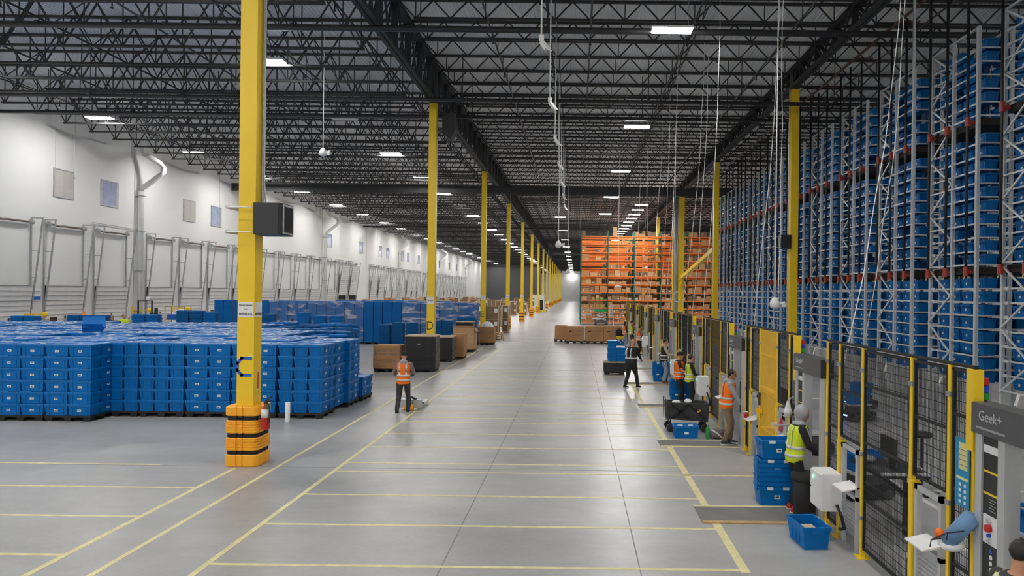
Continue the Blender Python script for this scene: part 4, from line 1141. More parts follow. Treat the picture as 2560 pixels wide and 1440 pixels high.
# blue poster near the first portal
o = tag(part('poster', MB().box(-.006, 0, 0, .25, 0, .66), 'poster_blue', None, (FX - .04, 6.69, 1.42)), 'tall blue safety poster fixed to the fence mesh', 'poster')
part('cream_box', MB().box(-.009, -.006, .03, .18, .36, .62), 'poster_cream', o); part('cream_bar', MB().box(-.009, -.006, .02, .22, .26, .285), 'poster_cream', o)
for q in range(8): part('pictogram', MB().box(-.009, -.006, .05 + .09 * (q % 2), .085 + .09 * (q % 2), .03 + .055 * (q // 2), .06 + .055 * (q // 2)), 'paper', o)
for q in range(4): part('print_line', MB().box(-.011, -.009, .04, .17, .40 + .05 * q, .406 + .05 * q), 'ink_grey', o)
# control cabinet
def cabinet(y, x, z, lab):
    o = thing('control_cabinet', lab, 'cabinet', (x, y, z))
    part('body', MB().box(0, .28, 0, .44, 0, .52), 'white_paint', o)
    part('door', MB().box(-.02, 0, .012, .428, .012, .508), 'white_paint', o)
    part('indicator', MB().tube([(-.035, .3, .42), (-.02, .3, .42)], .022, 10), 'led_green', o)
    part('keyhole', MB().tube([(-.03, .4, .26), (-.02, .4, .26)], .012, 8), 'plastic_dark', o)
    part('conduit', MB().tube([(.2, -.02, .1), (.25, -.08, -.05), (.28, -.1, -.2), (.3, .1, -.28), (.33, .3, -.25)], .025, 8), 'plastic_dark', o, smooth=True)
    return o
o = cabinet(9.85, 3.49, .42, 'white control cabinet with green light beside the hooded worker')
part('paper_sheet', MB().box(.02, .24, .06, .34, .52, .524), 'paper', o)
cabinet(19.6, 3.48, .62, 'white control cabinet near the folded black wagon')
cabinet(25.2, 3.48, .55, 'white control cabinet beside the blue tote pile and beige hoodie')
cabinet(36.3, 3.48, .7, 'white control cabinet farther along the fence')

# ================================================================== PEOPLE
def remeshed(mb, voxel, material, smooth_it=4):
    me = bpy.data.meshes.new('surface'); me.from_pydata([tuple(v) for v in mb.v], [], mb.f); me.update()
    bm = bmesh.new(); bm.from_mesh(me); bmesh.ops.recalc_face_normals(bm, faces=bm.faces); bm.to_mesh(me); bm.free()
    o = bpy.data.objects.new('tmp', me)
    r = o.modifiers.new('r', 'REMESH'); r.mode = 'VOXEL'; r.voxel_size = voxel; r.use_smooth_shade = True
    sm = o.modifiers.new('s', 'SMOOTH'); sm.factor = .5; sm.iterations = smooth_it
    out = evaluated_mesh(o); bpy.data.meshes.remove(me)
    out.materials.clear(); out.materials.append(MATS[material])
    for p in out.polygons: p.use_smooth = True
    return out
def loft(mb, rings, n_=16):
    vs = []
    for c, ax, ay, ra, rb in rings:
        for j in range(n_):
            t = 2 * PI * j / n_
            vs.append(c + ax * (ra * math.cos(t)) + ay * (rb * math.sin(t)))
    k = len(rings)
    fs = [(i * n_ + j, i * n_ + (j + 1) % n_, (i + 1) * n_ + (j + 1) % n_, (i + 1) * n_ + j) for i in range(k - 1) for j in range(n_)]
    fs += [tuple(range(n_))[::-1], tuple(range((k - 1) * n_, k * n_))]
    mb.add(vs, fs)
def ik(a, c, l1, l2, pole):
    d = c - a; L = min(d.length, (l1 + l2) * .995); dn = d.normalized()
    c2 = a + dn * L
    x_ = (l1 * l1 - l2 * l2 + L * L) / (2 * L); h = math.sqrt(max(0, l1 * l1 - x_ * x_))
    p = (pole - dn * pole.dot(dn)).normalized()
    return a + dn * x_ + p * h, c2
TORSO = [(.84, .150, .112), (.92, .172, .128), (1.0, .165, .122), (1.10, .150, .112), (1.20, .155, .112), (1.30, .172, .120), (1.38, .180, .116), (1.44, .150, .095), (1.48, .085, .075)]
def person(name_label, pos, heading, h=1.72, lean=.0, girth=1.0, hands=None, feet=None, head_turn=0, head_pitch=0, skin='skin_a', hair='hair_black', hair_style='short',
           top=('jacket', 'cloth_black'), vest=None, pants='cloth_black', shoe='cloth_black', sole='shoe_white', hood=None, short_sleeve=False, coarse=False, braces=None, crouch=0.0, z0=0.0):
    s = h / 1.75
    root = thing('person', name_label, 'person', (pos[0], pos[1], z0), heading)
    V = lambda x, y, z: Vector((x, y, z)) * s
    cz = -crouch
    sp = lambda z: Vector((0, lean * max(0, (z - .9)) / .58 * .25, z + cz)) * s       # spine point
    feet = feet or {1: (.11, .0), -1: (-.11, .0)}
    hands = hands or {1: (.24, .06, .84), -1: (-.24, .06, .84)}
    up = Vector((0, lean * .43, 1)).normalized(); X = Vector((1, 0, 0)); Yv = up.cross(X).normalized() * 1
    fw = Vector((0, 1, 0))
    vox = (.014 if coarse else .0095) * s
    body = MB()
    # torso
    def torso(mb, infl, zlo=.8, zhi=1.5, g=girth):
        rings = []
        for z, a, b in TORSO:
            if z < zlo or z > zhi: continue
            rings.append((sp(z), X, Vector((0, 1, 0)), (a * g + infl) * s, (b * g + infl) * s))
        loft(mb, rings)
    torso(body, 0)
    # neck and head
    nb_ = sp(1.46); hc = sp(1.625) + V(0, .03 + lean * .02, 0)
    Rh = Matrix.Rotation(head_turn, 3, 'Z') @ Matrix.Rotation(head_pitch, 3, 'X')
    body.tube([nb_, hc + Rh @ V(0, -.015, -.06)], [.056 * s, .052 * s], 12)
    hr = [(-.118, .030, .034, .050), (-.100, .046, .054, .034), (-.065, .058, .074, .016), (-.02, .068, .089, .002), (.03, .074, .098, -.004), (.075, .070, .093, -.006), (.105, .052, .070, -.006), (.122, .022, .030, -.006)]
    loft(body, [(hc + Rh @ V(0, yo, z), Rh @ X, Rh @ fw, a * s, b * s) for z, a, b, yo in hr])
    body.ell(hc + Rh @ V(0, .098, -.022), (.014 * s, .022 * s, .024 * s), 8, 6)
    for sx in (-1, 1): body.ell(hc + Rh @ V(sx * .076, -.005, -.01), (.012 * s, .022 * s, .034 * s), 8, 6)
    # arms
    arms = {}
    for sd in (1, -1):
        sh = sp(1.40) + V(sd * .185 * (girth * .5 + .5), 0, 0)
        wr = V(*hands[sd]) + V(0, 0, cz * (0 if hands[sd][2] < .3 else 1))
        el, wr = ik(sh, wr, .295 * s, .255 * s, Vector((sd * .55, -.8, -.35)))
        arms[sd] = (sh, el, wr)
        body.tube([sh, sh.lerp(el, .35), el, el.lerp(wr, .35), wr], [.052 * s, .050 * s, .038 * s, .038 * s, .026 * s], 10)
        # hand: palm, four fingers, thumb
        d = (wr - el).normalized(); side = d.cross(Vector((0, 0, 1)))
        side = side.normalized() if side.length > .1 else Vector((1, 0, 0))
        nrm = side.cross(d).normalized()          # back of hand
        if nrm.z < 0: nrm = -nrm
        pc = wr + d * .05 * s
        loft(body, [(wr, side, nrm, .026 * s, .018 * s), (wr + d * .04 * s, side, nrm, .040 * s, .016 * s), (wr + d * .09 * s, side, nrm, .042 * s, .014 * s)], 10)
        for q, ln in enumerate((.070, .080, .075, .058)):
            b0 = wr + d * .085 * s + side * ((q - 1.5) * .0215 * s)
            p1 = b0 + (d * .9 - nrm * .25).normalized() * ln * .5 * s
            p2 = p1 + (d * .45 - nrm * .9).normalized() * ln * .5 * s
            body.tube([b0, p1, p2], [.0098 * s, .0092 * s, .0075 * s], 7)
        tb = wr + d * .035 * s - side * (sd * .034 * s)
        body.tube([tb, tb + (d * .6 - side * sd * .6 - nrm * .3).normalized() * .035 * s, tb + (d * .95 - side * sd * .2 - nrm * .6).normalized() * .065 * s], [.012 * s, .011 * s, .008 * s], 7)
    # legs
    legs = {}
    for sd in (1, -1):
        hp = sp(.90) + V(sd * .095, 0, 0); fx, fy = feet[sd]
        an = V(fx, fy, .085)
        kn, an = ik(hp, an, .43 * s, .41 * s, Vector((0, 1, 0)))
        legs[sd] = (hp, kn, an)
        body.tube([hp, hp.lerp(kn, .4), kn, kn.lerp(an, .3), an], [.086 * s * girth, .078 * s * girth, .055 * s, .053 * s, .038 * s], 12)
    put('body', remeshed(body, vox, skin, 3), root)
    # clothes
    if top[0]:
        c = MB(); torso(c, .014, .83, 1.49)
        for sd in (1, -1):
            sh, el, wr = arms[sd]
            if short_sleeve: c.tube([sh, sh.lerp(el, .45), sh.lerp(el, .62)], [.066 * s, .062 * s, .062 * s], 12)
            else: c.tube([sh, sh.lerp(el, .4), el, el.lerp(wr, .4), wr - (wr - el).normalized() * .01 * s], [.068 * s, .064 * s, .054 * s, .050 * s, .038 * s], 12)
            c.ell(sh, (.07 * s, .068 * s, .066 * s), 10, 8)
        put('jacket' if not short_sleeve else 'shirt', remeshed(c, vox * 1.25, top[1], 4), root)
    c = MB()
    rings = [(sp(z), X, Vector((0, 1, 0)), (a * girth + .012) * s, (b * girth + .012) * s) for z, a, b in TORSO[:3]]
    loft(c, rings)
    for sd in (1, -1):
        hp, kn, an = legs[sd]
        c.tube([hp + V(0, 0, .03), hp.lerp(kn, .4), kn, kn.lerp(an, .35), an + V(0, 0, .015)], [.098 * s * girth, .092 * s * girth, .072 * s, .070 * s, .060 * s], 14)
    put('trousers', remeshed(c, vox * 1.25, pants, 4), root)
    # shoes
    for sd in (1, -1):
        an = legs[sd][2]; f0 = an - V(0, 0, .085)
        f0.z = 0
        m = MB(); loft(m, [(f0 + V(0, y_, z_), X, Vector((0, 0, 1)), a_ * s, b_ * s) for y_, z_, a_, b_ in ((-.085, .05, .02, .025), (-.07, .055, .036, .04), (.0, .065, .042, .05), (.07, .05, .046, .035), (.14, .04, .044, .026), (.185, .035, .022, .018))], 12)
        m.tube([f0 + V(0, -.02, .05), f0 + V(0, -.02, .11)], [.045 * s, .047 * s], 10)
        sh_ = put('shoe', m.mesh('shoe', shoe, True), root)
        so = MB().prism([((f0.x / s + sgn * w_) * s, (f0.y / s + y_) * s) for sgn, lst in ((1, [(-.09, .025), (-.06, .04), (.05, .047), (.13, .045), (.19, .022)]), (-1, [(.19, .022), (.13, .045), (.05, .047), (-.06, .04), (-.09, .025)])) for y_, w_ in lst], 'z', 0, .03 * s)
        put('sole', so.mesh('sole', sole), sh_)
    # vest with reflective bands
    if vest:
        c = MB(); torso(c, .030, .83, 1.45)
        v_ = put('safety_vest', remeshed(c, vox * 1.25, vest, 4), root)
        for zb in (.93, 1.06):
            r_ = MB(); rr = []
            for dz in (0, .05):
                z = zb + dz
                for i in range(len(TORSO) - 1):
                    if TORSO[i][0] <= z <= TORSO[i + 1][0]:
                        t = (z - TORSO[i][0]) / (TORSO[i + 1][0] - TORSO[i][0]); a = TORSO[i][1] * (1 - t) + TORSO[i + 1][1] * t; b = TORSO[i][2] * (1 - t) + TORSO[i + 1][2] * t
                rr.append((sp(z), X, Vector((0, 1, 0)), (a * girth + .036) * s, (b * girth + .036) * s))
            loft(r_, rr, 24); put('reflective_band', r_.mesh('reflective_band', 'reflect', True), v_)
    if vest or braces:
        infl = .036 if vest else .022
        for sx in (-1, 1):
            path = []
            for z in (1.08, 1.2, 1.3, 1.38, 1.43):
                for i in range(len(TORSO) - 1):
                    if TORSO[i][0] <= z <= TORSO[i + 1][0]:
                        t = (z - TORSO[i][0]) / (TORSO[i + 1][0] - TORSO[i][0]); a = TORSO[i][1] * (1 - t) + TORSO[i + 1][1] * t; b = TORSO[i][2] * (1 - t) + TORSO[i + 1][2] * t
                xo = .095; yo = (b * girth + infl) * math.sqrt(max(.05, 1 - (xo / (a * girth + infl)) ** 2))
                path.append((z, xo, yo))
            back = [sp(z) + V(sx * xo, -yo, 0) for z, xo, yo in path]; front = [sp(z) + V(sx * xo, yo, 0) for z, xo, yo in path]
            pts = back + [sp(1.475) + V(sx * .095, 0, 0)] + front[::-1]
            m = MB()
            for p, q in zip(pts[:-1], pts[1:]): m.bar(p, q, .045 * s, .012 * s) if False else m.add([p + X * .024 * s, p - X * .024 * s, q - X * .024 * s, q + X * .024 * s, (p + X * .024 * s) * 1.0 + Vector((0, 0, -.012 * s)), p - X * .024 * s + Vector((0, 0, -.012 * s)), q - X * .024 * s + Vector((0, 0, -.012 * s)), q + X * .024 * s + Vector((0, 0, -.012 * s))], [(0, 1, 2, 3), (7, 6, 5, 4), (0, 4, 5, 1), (2, 6, 7, 3)])
            put('reflective_strap', m.mesh('reflective_strap', 'reflect', True), root)
        if braces:
            r_ = MB(); loft(r_, [(sp(z), X, Vector((0, 1, 0)), (.152 * girth + .024) * s, (.112 * girth + .024) * s) for z in (1.05, 1.10)], 24); put('reflective_band', r_.mesh('reflective_band', 'reflect', True), root)
    # hair, hood, face
    if hair and hair_style != 'bald':
        m = MB()
        if hair_style == 'short':
            m.ell(hc + Rh @ V(0, -.022, .035), (.083 * s, .100 * s, .098 * s), 14, 10, Rh)
        elif hair_style == 'long':
            m.ell(hc + Rh @ V(0, -.022, .035), (.088 * s, .104 * s, .102 * s), 14, 10, Rh); m.ell(hc + Rh @ V(0, -.07, -.09), (.085 * s, .05 * s, .13 * s), 12, 8)
        elif hair_style == 'cap':
            m.ell(hc + Rh @ V(0, -.005, .045), (.090 * s, .110 * s, .088 * s), 14, 10, Rh)
        put('hair' if hair_style != 'cap' else 'cap', remeshed(m, .012 * s, hair, 2), root)
    if hood == 'up' or (isinstance(hood, tuple) and hood[0] == 'up'):
        m = MB(); m.ell(hc + Rh @ V(0, -.035, .02), (.108 * s, .118 * s, .135 * s), 16, 12, Rh @ Matrix.Rotation(.25, 3, 'X')); m.ell(sp(1.47), (.13 * s, .11 * s, .06 * s), 14, 8)
        put('hood', remeshed(m, .012 * s, hood[1], 4), root)
    elif isinstance(hood, tuple):
        m = MB(); m.ell(sp(1.47) + V(0, -.075, 0), (.115 * s, .075 * s, .075 * s), 14, 8); m.ell(sp(1.48), (.10 * s, .095 * s, .045 * s), 14, 8)
        put('hood', remeshed(m, .012 * s, hood[1], 4), root)
    e = MB()
    for sx in (-1, 1): e.ell(hc + Rh @ V(sx * .030, .083, .004), (.011 * s, .010 * s, .008 * s), 8, 6)
    put('eyes', e.mesh('eyes', 'hair_black', True), root)
    br = MB()
    for sx in (-1, 1): br.add([tuple(hc + Rh @ V(sx * .030 + dx, .093 + dy, .022 + dz)) for dx, dy, dz in ((-.014, -.008, 0), (.014, -.008, 0), (.014, .002, 0), (-.014, .002, 0), (-.014, -.008, .006), (.014, -.008, .006), (.014, .001, .006), (-.014, .001, .006))], [(0, 3, 2, 1), (4, 5, 6, 7), (0, 1, 5, 4), (1, 2, 6, 5), (2, 3, 7, 6), (3, 0, 4, 7)])
    put('eyebrows', br.mesh('eyebrows', 'hair_black'), root)
    mo = MB().ell(hc + Rh @ V(0, .084, -.062), (.022 * s, .008 * s, .006 * s), 10, 6, Rh)
    put('mouth', mo.mesh('mouth', 'lip', True), root)
    return root
mat('lip', (0.30, 0.12, 0.10), 0.6)
RIGHT = -PI / 2       # facing +X (towards the fence)
person('person in orange safety vest and dark trousers pushing the hand pallet jack', (-4.85, 19.75), .05, 1.74, lean=.12, hands={1: (.2, .30, 1.08), -1: (-.2, .30, 1.08)}, feet={1: (.12, .1), -1: (-.15, -.13)}, head_pitch=-.25, hair_style='cap', hair='cloth_black', top=('jacket', 'cloth_mauve'), vest='hivis_orange', pants='cloth_charcoal', hood=('down', 'cloth_grey'))
person('person in black outfit with white reflective braces holding a sheet of paper', (2.02, 25.6), RIGHT + .8, 1.80, lean=.22, girth=1.36, hands={1: (.12, .42, 1.02), -1: (-.12, .36, .98)}, feet={1: (.12, .26), -1: (-.14, -.14)}, head_pitch=-.35, head_turn=-.2, hair_style='bald', top=('jacket', 'cloth_black'), pants='cloth_black', braces=True, sole='cloth_white')
person('person in beige hoodie and black vest beside the fence', (3.42, 27.15), RIGHT, 1.74, lean=.1, hands={1: (.12, .38, 1.1), -1: (-.12, .36, 1.1)}, head_pitch=-.1, top=('jacket', 'cloth_beige'), pants='cloth_denim', hood=('down', 'cloth_beige'), vest='cloth_black', shoe='brick_red')
person('person in orange vest and black headband with forearms raised', (3.22, 21.9), RIGHT - .1, 1.66, lean=.08, girth=1.15, hands={1: (.14, .34, 1.08), -1: (-.1, .32, 1.04)}, feet={1: (.12, .0), -1: (-.12, .12)}, short_sleeve=True, hair_style='cap', hair='cloth_black', top=('shirt', 'cloth_black'), vest='hivis_orange', pants='cloth_black')
person('person in yellow safety vest standing at portal beside the orange vest', (3.5, 21.45), RIGHT, 1.62, lean=.1, girth=1.05, hands={1: (.14, .34, 1.0), -1: (-.12, .3, 1.0)}, top=('jacket', 'cloth_black'), vest='hivis_yellow', pants='cloth_black')
person('person in grey hoodie, orange vest and khaki trousers at portal', (3.5, 16.2), RIGHT - .12, 1.74, lean=.28, girth=1.08, hands={1: (.14, .36, .92), -1: (-.12, .34, .95)}, feet={1: (.12, -.04), -1: (-.12, .10)}, head_pitch=-.12, skin='skin_b', top=('jacket', 'cloth_grey'), vest='hivis_orange', pants='cloth_khaki', hood=('down', 'cloth_grey'), shoe='cloth_charcoal')
person('person with grey hood up and yellow vest at portal', (3.52, 11.2), RIGHT, 1.68, lean=.3, hands={1: (.14, .38, .98), -1: (-.12, .36, 1.0)}, head_pitch=-.3, skin='skin_b', top=('jacket', 'cloth_black'), vest='hivis_yellow', pants='cloth_black', hood=('up', 'cloth_grey'), shoe='red')
person('person in yellow vest with dark hair working at the end portal', (3.30, 5.28), RIGHT + .2, 1.62, lean=.25, hands={1: (.14, .38, .98), -1: (-.12, .36, 1.0)}, head_pitch=-.3, hair_style='short', top=('jacket', 'cloth_charcoal'), vest='hivis_yellow', pants='cloth_black')
person('person in orange vest standing next to far yellow-vested worker', (3.15, 44.9), RIGHT + .3, 1.68, coarse=True, hands={1: (.2, .2, 1.0), -1: (-.2, .2, 1.0)}, hair_style='long', top=('jacket', 'cloth_black'), vest='hivis_orange', pants='cloth_denim')
person('person in yellow vest reaching toward the far portal', (3.5, 44.5), RIGHT + .1, 1.76, coarse=True, lean=.15, hands={1: (.14, .5, 1.25), -1: (-.1, .48, 1.2)}, top=('jacket', 'cloth_khaki'), vest='hivis_yellow', pants='cloth_charcoal')
person('person in patterned top and orange vest closest to far fence panels', (3.55, 39.6), RIGHT + .1, 1.66, coarse=True, lean=.2, hands={1: (.14, .45, 1.2), -1: (-.1, .4, 1.15)}, top=('jacket', 'cloth_mauve'), vest='hivis_orange', pants='cloth_black')
person('person in yellow shirt among carts near the dock doors', (-25.4, 39.3), -2.0, 1.86, coarse=True, top=('jacket', 'hivis_yellow'), pants='cloth_charcoal', head_turn=-.4, z0=.12)
person('person with long dark hair near the dock doors', (-26.0, 39.2), -2.6, 1.78, coarse=True, hair_style='long', top=('jacket', 'cloth_charcoal'), pants='cloth_black', z0=.12)
person('person in dark cap bending behind the stacked totes', (-17.2, 42.4), .3, 1.70, coarse=True, lean=.5, hair='cloth_charcoal', hair_style='cap', top=('jacket', 'cloth_black'), vest='hivis_yellow', pants='cloth_black')
tag(part('dock_step', MB().box(-26.5, -24.9, 38.7, 39.8, 0, .12), 'wood', None), 'low wooden step under the two people near dock doors', 'step')
tag(part('paper_sheet', MB().add([(0, 0, 0), (.2, .05, .02), (.17, .28, .08), (-.03, .23, .06), (0, 0, .004), (.2, .05, .024), (.17, .28, .084), (-.03, .23, .064)], [(0, 3, 2, 1), (4, 5, 6, 7), (0, 1, 5, 4), (1, 2, 6, 5), (2, 3, 7, 6), (3, 0, 4, 7)]), 'paper', None, (2.30, 25.82, 1.02)), 'white sheet of paper in the hands of person in black', 'paper')

# ================================================================== SMALL THINGS
# hand pallet jack in front of the orange-vested worker
o = thing('pallet_jack', 'pale hand pallet jack with orange wheel in front of the orange-vested worker', 'pallet jack', (-4.8, 20.35, 0))
for sx in (-.27, .13): part('fork', MB().box(sx, sx + .16, .12, 1.25, .07, .13), 'paper', o)
part('frame', MB().box(-.3, .32, -.02, .16, .07, .30), 'alu', o)
part('pump', MB().tube([(0, -.08, .1), (0, -.08, .4)], .06, 10), 'plastic_grey', o)
for sx in (-.09, .09): part('steer_wheel', MB().tube([(sx - .03, -.1, .09), (sx + .03, -.1, .09)], .09, 14), 'guard_orange', o)
part('tiller', MB().tube([(0, -.1, .4), (0, -.22, 1.05)], .02, 8).tube([(-.2, -.25, 1.1), (-.14, -.22, 1.02), (.14, -.22, 1.02), (.2, -.25, 1.1)], .018, 8), 'plastic_dark', o)
part('strut', MB().bar((.05, -.05, .38), (.32, .3, .15), .05), 'plastic_dark', o)
# column C fittings
o = thing('fire_extinguisher', 'red fire extinguisher hanging on the guard of column C', 'extinguisher', (XL + .45, 13.65, .72))
part('cylinder', MB().lathe([(.05, 0), (.078, .02), (.08, .1), (.08, .38), (.06, .44), (.03, .47), (.03, .5)], 16), 'red', o, smooth=True)
part('label_band', MB().lathe([(.0815, .24), (.0815, .40)], 16), 'paper', o, smooth=True)
part('valve', MB().box(-.03, .03, -.03, .03, .5, .56).bar((0, 0, .56), (.13, -.02, .64), .03).bar((0, 0, .54), (.12, -.02, .57), .02), 'plastic_dark', o)
part('hose', MB().tube([(.03, -.04, .53), (.09, -.06, .5), (.1, -.07, .38), (.095, -.06, .15)], .012, 8), 'plastic_dark', o, smooth=True)
part('tag_card', MB().box(.06, .065, -.1, -.02, .4, .52), 'lens_green', o)
part('bracket', MB().box(-.13, -.07, -.03, .03, .2, .26), 'plastic_dark', o)
def wall_unit(x, y, z, lab, w=.48, d=.55, h=.62, far=False):
    o = thing('fan_box', lab, 'fan box', (x, y, z))
    part('casing', MB().prism([(0, 0), (w, 0), (w + .08, .06), (w + .08, d), (0, d)], 'z', 0, h), 'plastic_dark', o)
    part('front_frame', MB().box(w + .08, w + .095, .05, d - .02, .02, h - .02), 'galv', o)
    part('grille', MB().box(w + .095, w + .1, .09, d - .06, .06, h - .06), 'glass_dark', o)
    for zz_ in (.04, h - .1):
        part('clamp_rod', MB().tube([(-.5, -.04, zz_), (0, -.04, zz_)], .012, 8), 'alu', o)
        part('clamp_bar', MB().box(-.52, -.47, -.05, .5, zz_ - .02, zz_ + .03), 'galv', o)
    return o
wall_unit(XL + .17, 13.62, 4.52, 'black fan box clamped on column C with steel rods')
wall_unit(XC - .62, 31.0, 5.55, 'black fan box clamped beside rack column', .4, .4, .6)
o = thing('unit_heater', 'dark angular unit heater hung from girder beside column D', 'heater', (XL + .35, 31.5, 10.3))
part('casing', MB().prism([(0, .3), (0, 1.2), (.5, 1.2), (.62, .5), (.35, 0)], 'y', 0, .7), 'steel_dark', o)
part('hanger', MB().tube([(.2, .3, 1.2), (.2, .3, 3.4)], .02, 6), 'steel_dark', o)
o = tag(part('floor_tube', MB().lathe([(.058, 0), (.06, .01), (.06, .52), (.05, .52), (.05, .1)], 16), 'paper', None, (-7.5, 18.28, 0), smooth=True), 'white cardboard tube standing upright on the floor before totes', 'tube')
# hanging cameras
cpole = MB().tube([(0, 0, .1), (0, 0, 4.5)], .02, 8).mesh('drop_pole', 'white_paint', True)
cjun = MB().lathe([(.05, .0), (.06, .03), (.06, .13), (.03, .15)], 12).mesh('junction_box', 'white_paint', True)
cbod = MB().tube([(.0, 0, -.03), (.12, -.05, -.2)], .05, 10).add([(.0, -.07, -.02), (.07, .03, -.0), (.25, -.03, -.24), (.15, -.15, -.25), (.0, -.07, .0), (.07, .03, .02), (.25, -.03, -.22), (.15, -.15, -.23)], [(0, 1, 2, 3), (7, 6, 5, 4), (0, 4, 5, 1), (1, 5, 6, 2), (2, 6, 7, 3), (3, 7, 4, 0)]).mesh('camera_body', 'white_paint')
for i in range(7):
    o = thing('security_camera', 'white bullet camera on long drop pole over the aisle', 'camera', (-.87, 16.0 + 5.1 * i, 9.2), group='bullet cameras over the aisle')
    put('drop_pole', cpole, o); put('junction_box', cjun, o); put('camera_body', cbod, o)
for (x, y, z, lab) in [(-.9, 34, 5.75, 'white dome camera on long cable above the aisle'), (-.65, 52, 5.0, 'white dome camera on long cable, lower over the aisle'), (6.1, 21.5, 3.15, 'white dome camera on a long pole beside the rack column'), (3.0, 50.5, 3.9, 'white saucer-shaped access point hanging before the pallet racks'), (-10.2, 28, 8.9, 'small white dome camera on short pole over the dock bay')]:
    o = thing('dome_camera', lab, 'camera', (x, y, z))
    part('drop_pole', MB().tube([(0, 0, .2), (0, 0, 13.7 - z)], .016, 8), 'white_paint', o)
    part('housing', MB().lathe([(.03, .25), (.09, .2), (.16, .05), (.15, -.04), (.06, -.1)] if 'saucer' not in lab else [(.03, .2), (.25, .1), (.27, .05), (.1, 0)], 14), 'white_paint', o, smooth=True)
    if 'saucer' not in lab: part('side_arm', MB().bar((.1, 0, .05), (.3, -.05, .1), .07).box(.2, .3, -.1, .0, -.05, .05), 'white_paint', o)
# cable drops over the portals
rnd = random.Random(3)
for k, (xt, yt, xb, yb, zb) in enumerate([(5.05, 17.6, 4.2, 16.6, 2.5), (5.2, 17.9, 4.9, 17.0, 2.5), (4.75, 26.6, 4.1, 27.6, 2.5), (4.9, 26.5, 4.5, 27.3, 2.4), (4.3, 33, 3.9, 33, 2.5), (4.6, 38.5, 3.9, 38.5, 2.5), (4.4, 44, 3.9, 43.8, 2.5), (4.4, 22, 4.0, 22.2, 2.5), (6.9, 14.9, 4.4, 11.4, 2.5), (7.6, 16.2, 6.4, 15.5, 2.5), (4.2, 29.8, 4.0, 30, 2.6), (4.9, 35, 4.2, 33.5, 2.6), (4.5, 50, 3.9, 49, 2.5), (4.1, 41, 3.9, 38.2, 2.6)]):
    p = [(xt, yt, 13.7), (xt, yt, 13.0)]
    for q in range(1, 8):
        t = q / 8; p.append((xt + (xb - xt) * t ** 2 + rnd.uniform(-.03, .03), yt + (yb - yt) * t ** 2, 13.0 + (zb - 13.0) * t))
    p.append((xb, yb, zb))
    tag(part('power_cable', MB().tube(p, .009, 6), 'white_paint', None, smooth=True), 'long white power cable dropping from the roof to the portals', 'cable', 'power cables over the portals')
coil = [(4.3 + .16 * math.cos(t * .7), 30.0, 3.35 + .22 * math.sin(t * .7)) for t in range(28)]
tag(part('cable_coil', MB().tube(coil, .014, 6), 'white_paint', None, smooth=True), 'coil of white cable hanging above the fence', 'cable')

# anti-fatigue mats
for k, (y0, y1) in enumerate([(10.6, 11.4), (15.83, 16.55), (21.3, 21.95), (26.6, 27.25), (32.0, 32.7)]):
    o = thing('floor_mat', 'grey mat with yellow edge tape where ' + ['hooded worker stands', 'khaki-trousered worker stands', 'orange and yellow vested pair stand', 'beige-hooded worker stands', 'nobody stands, farther on'][k], 'mat', (1.95, y0, 0))
    part('mat_pad', MB().box(0, 1.78, 0, y1 - y0, 0.003, .014), 'mat_grey', o)
    part('edge_tape', MB().box(0, 1.78, -.04, .05, .003, .017), 'wood' if k == 0 else 'tape', o); part('edge_tape', MB().box(0, 1.78, y1 - y0 - .04, y1 - y0 + .04, .003, .017), 'tape', o)

# open totes on the right
def open_tote_mb(hx=.30, hy=.20, h=.31):
    mb = MB()
    a0, b0, a1, b1_ = hx - .04, hy - .04, hx - .012, hy - .012
    v = []
    for (a, b, z) in ((a0, b0, 0), (a1, b1_, h - .045), (hx, hy, h - .045), (hx, hy, h), (hx - .025, hy - .025, h), (a0 - .012, b0 - .012, .015)):
        v += [(sx * a, sy * b, z) for sx, sy in ((-1, -1), (1, -1), (1, 1), (-1, 1))]
    f = [(3, 2, 1, 0), (20, 21, 22, 23)]
    for r in range(5):
        for j in range(4): f.append((r * 4 + j, r * 4 + (j + 1) % 4, r * 4 + 4 + (j + 1) % 4, r * 4 + 4 + j))
    mb.add(v, f)
    for sy in (-1, 1):
        for xx in (-.12, 0, .12): mb.box(xx - .008, xx + .008, sy * (hy - .022) - .006, sy * (hy - .022) + .006, .05, h - .06)
    mb.box(-hx - .014, -hx, -.09, .09, h - .09, h - .01).box(hx, hx + .014, -.09, .09, h - .09, h - .01)
    return mb
OT = open_tote_mb().mesh('tote_shell', 'tote_blue')
OTL = MB().box(-.045, .045, -.188, -.180, .12, .175).mesh('label', 'paper')
TG = MB().box(-.05, .05, -.203, -.197, .262, .312).mesh('rim_label', 'paper')
def otote(x, y, z, lab, grp=None, rz=0, labels=True):
    o = thing('open_tote', lab, 'tote', (x, y, z), rz, grp)
    put('tote_shell', OT, o)
    if labels:
        l = put('label', OTL, o); put('barcode', MB().box(-.03, .03, -.191, -.187, .135, .16).mesh('barcode', 'ink'), l)
        put('rim_label', TG, o, (-.12, 0, 0)); put('rim_label', TG, o, (.14, 0, 0))
    return o
def nest(x, y, n_, lab, grp, rz=0, z0=0, pit=.075):
    for i in range(n_): otote(x + rnd.uniform(-.006, .006), y + rnd.uniform(-.006, .006), z0 + pit * i, lab, grp, rz, labels=(i == 0 or i == n_ - 1))
o = otote(3.28, 9.78, 0, 'open blue tote with a carton inside on floor before the mat', None, .08 + PI / 2)
part('carton', MB().box(-.12, .14, -.1, .06, .02, .22), 'card_edge', o)
nest(3.33, 11.65, 7, 'nested empty blue tote in the pile beside the hooded worker', 'nested totes beside the hooded worker')
otote(3.35, 11.65, .765, 'open blue tote set on top of nested totes beside hooded worker', None, .03)
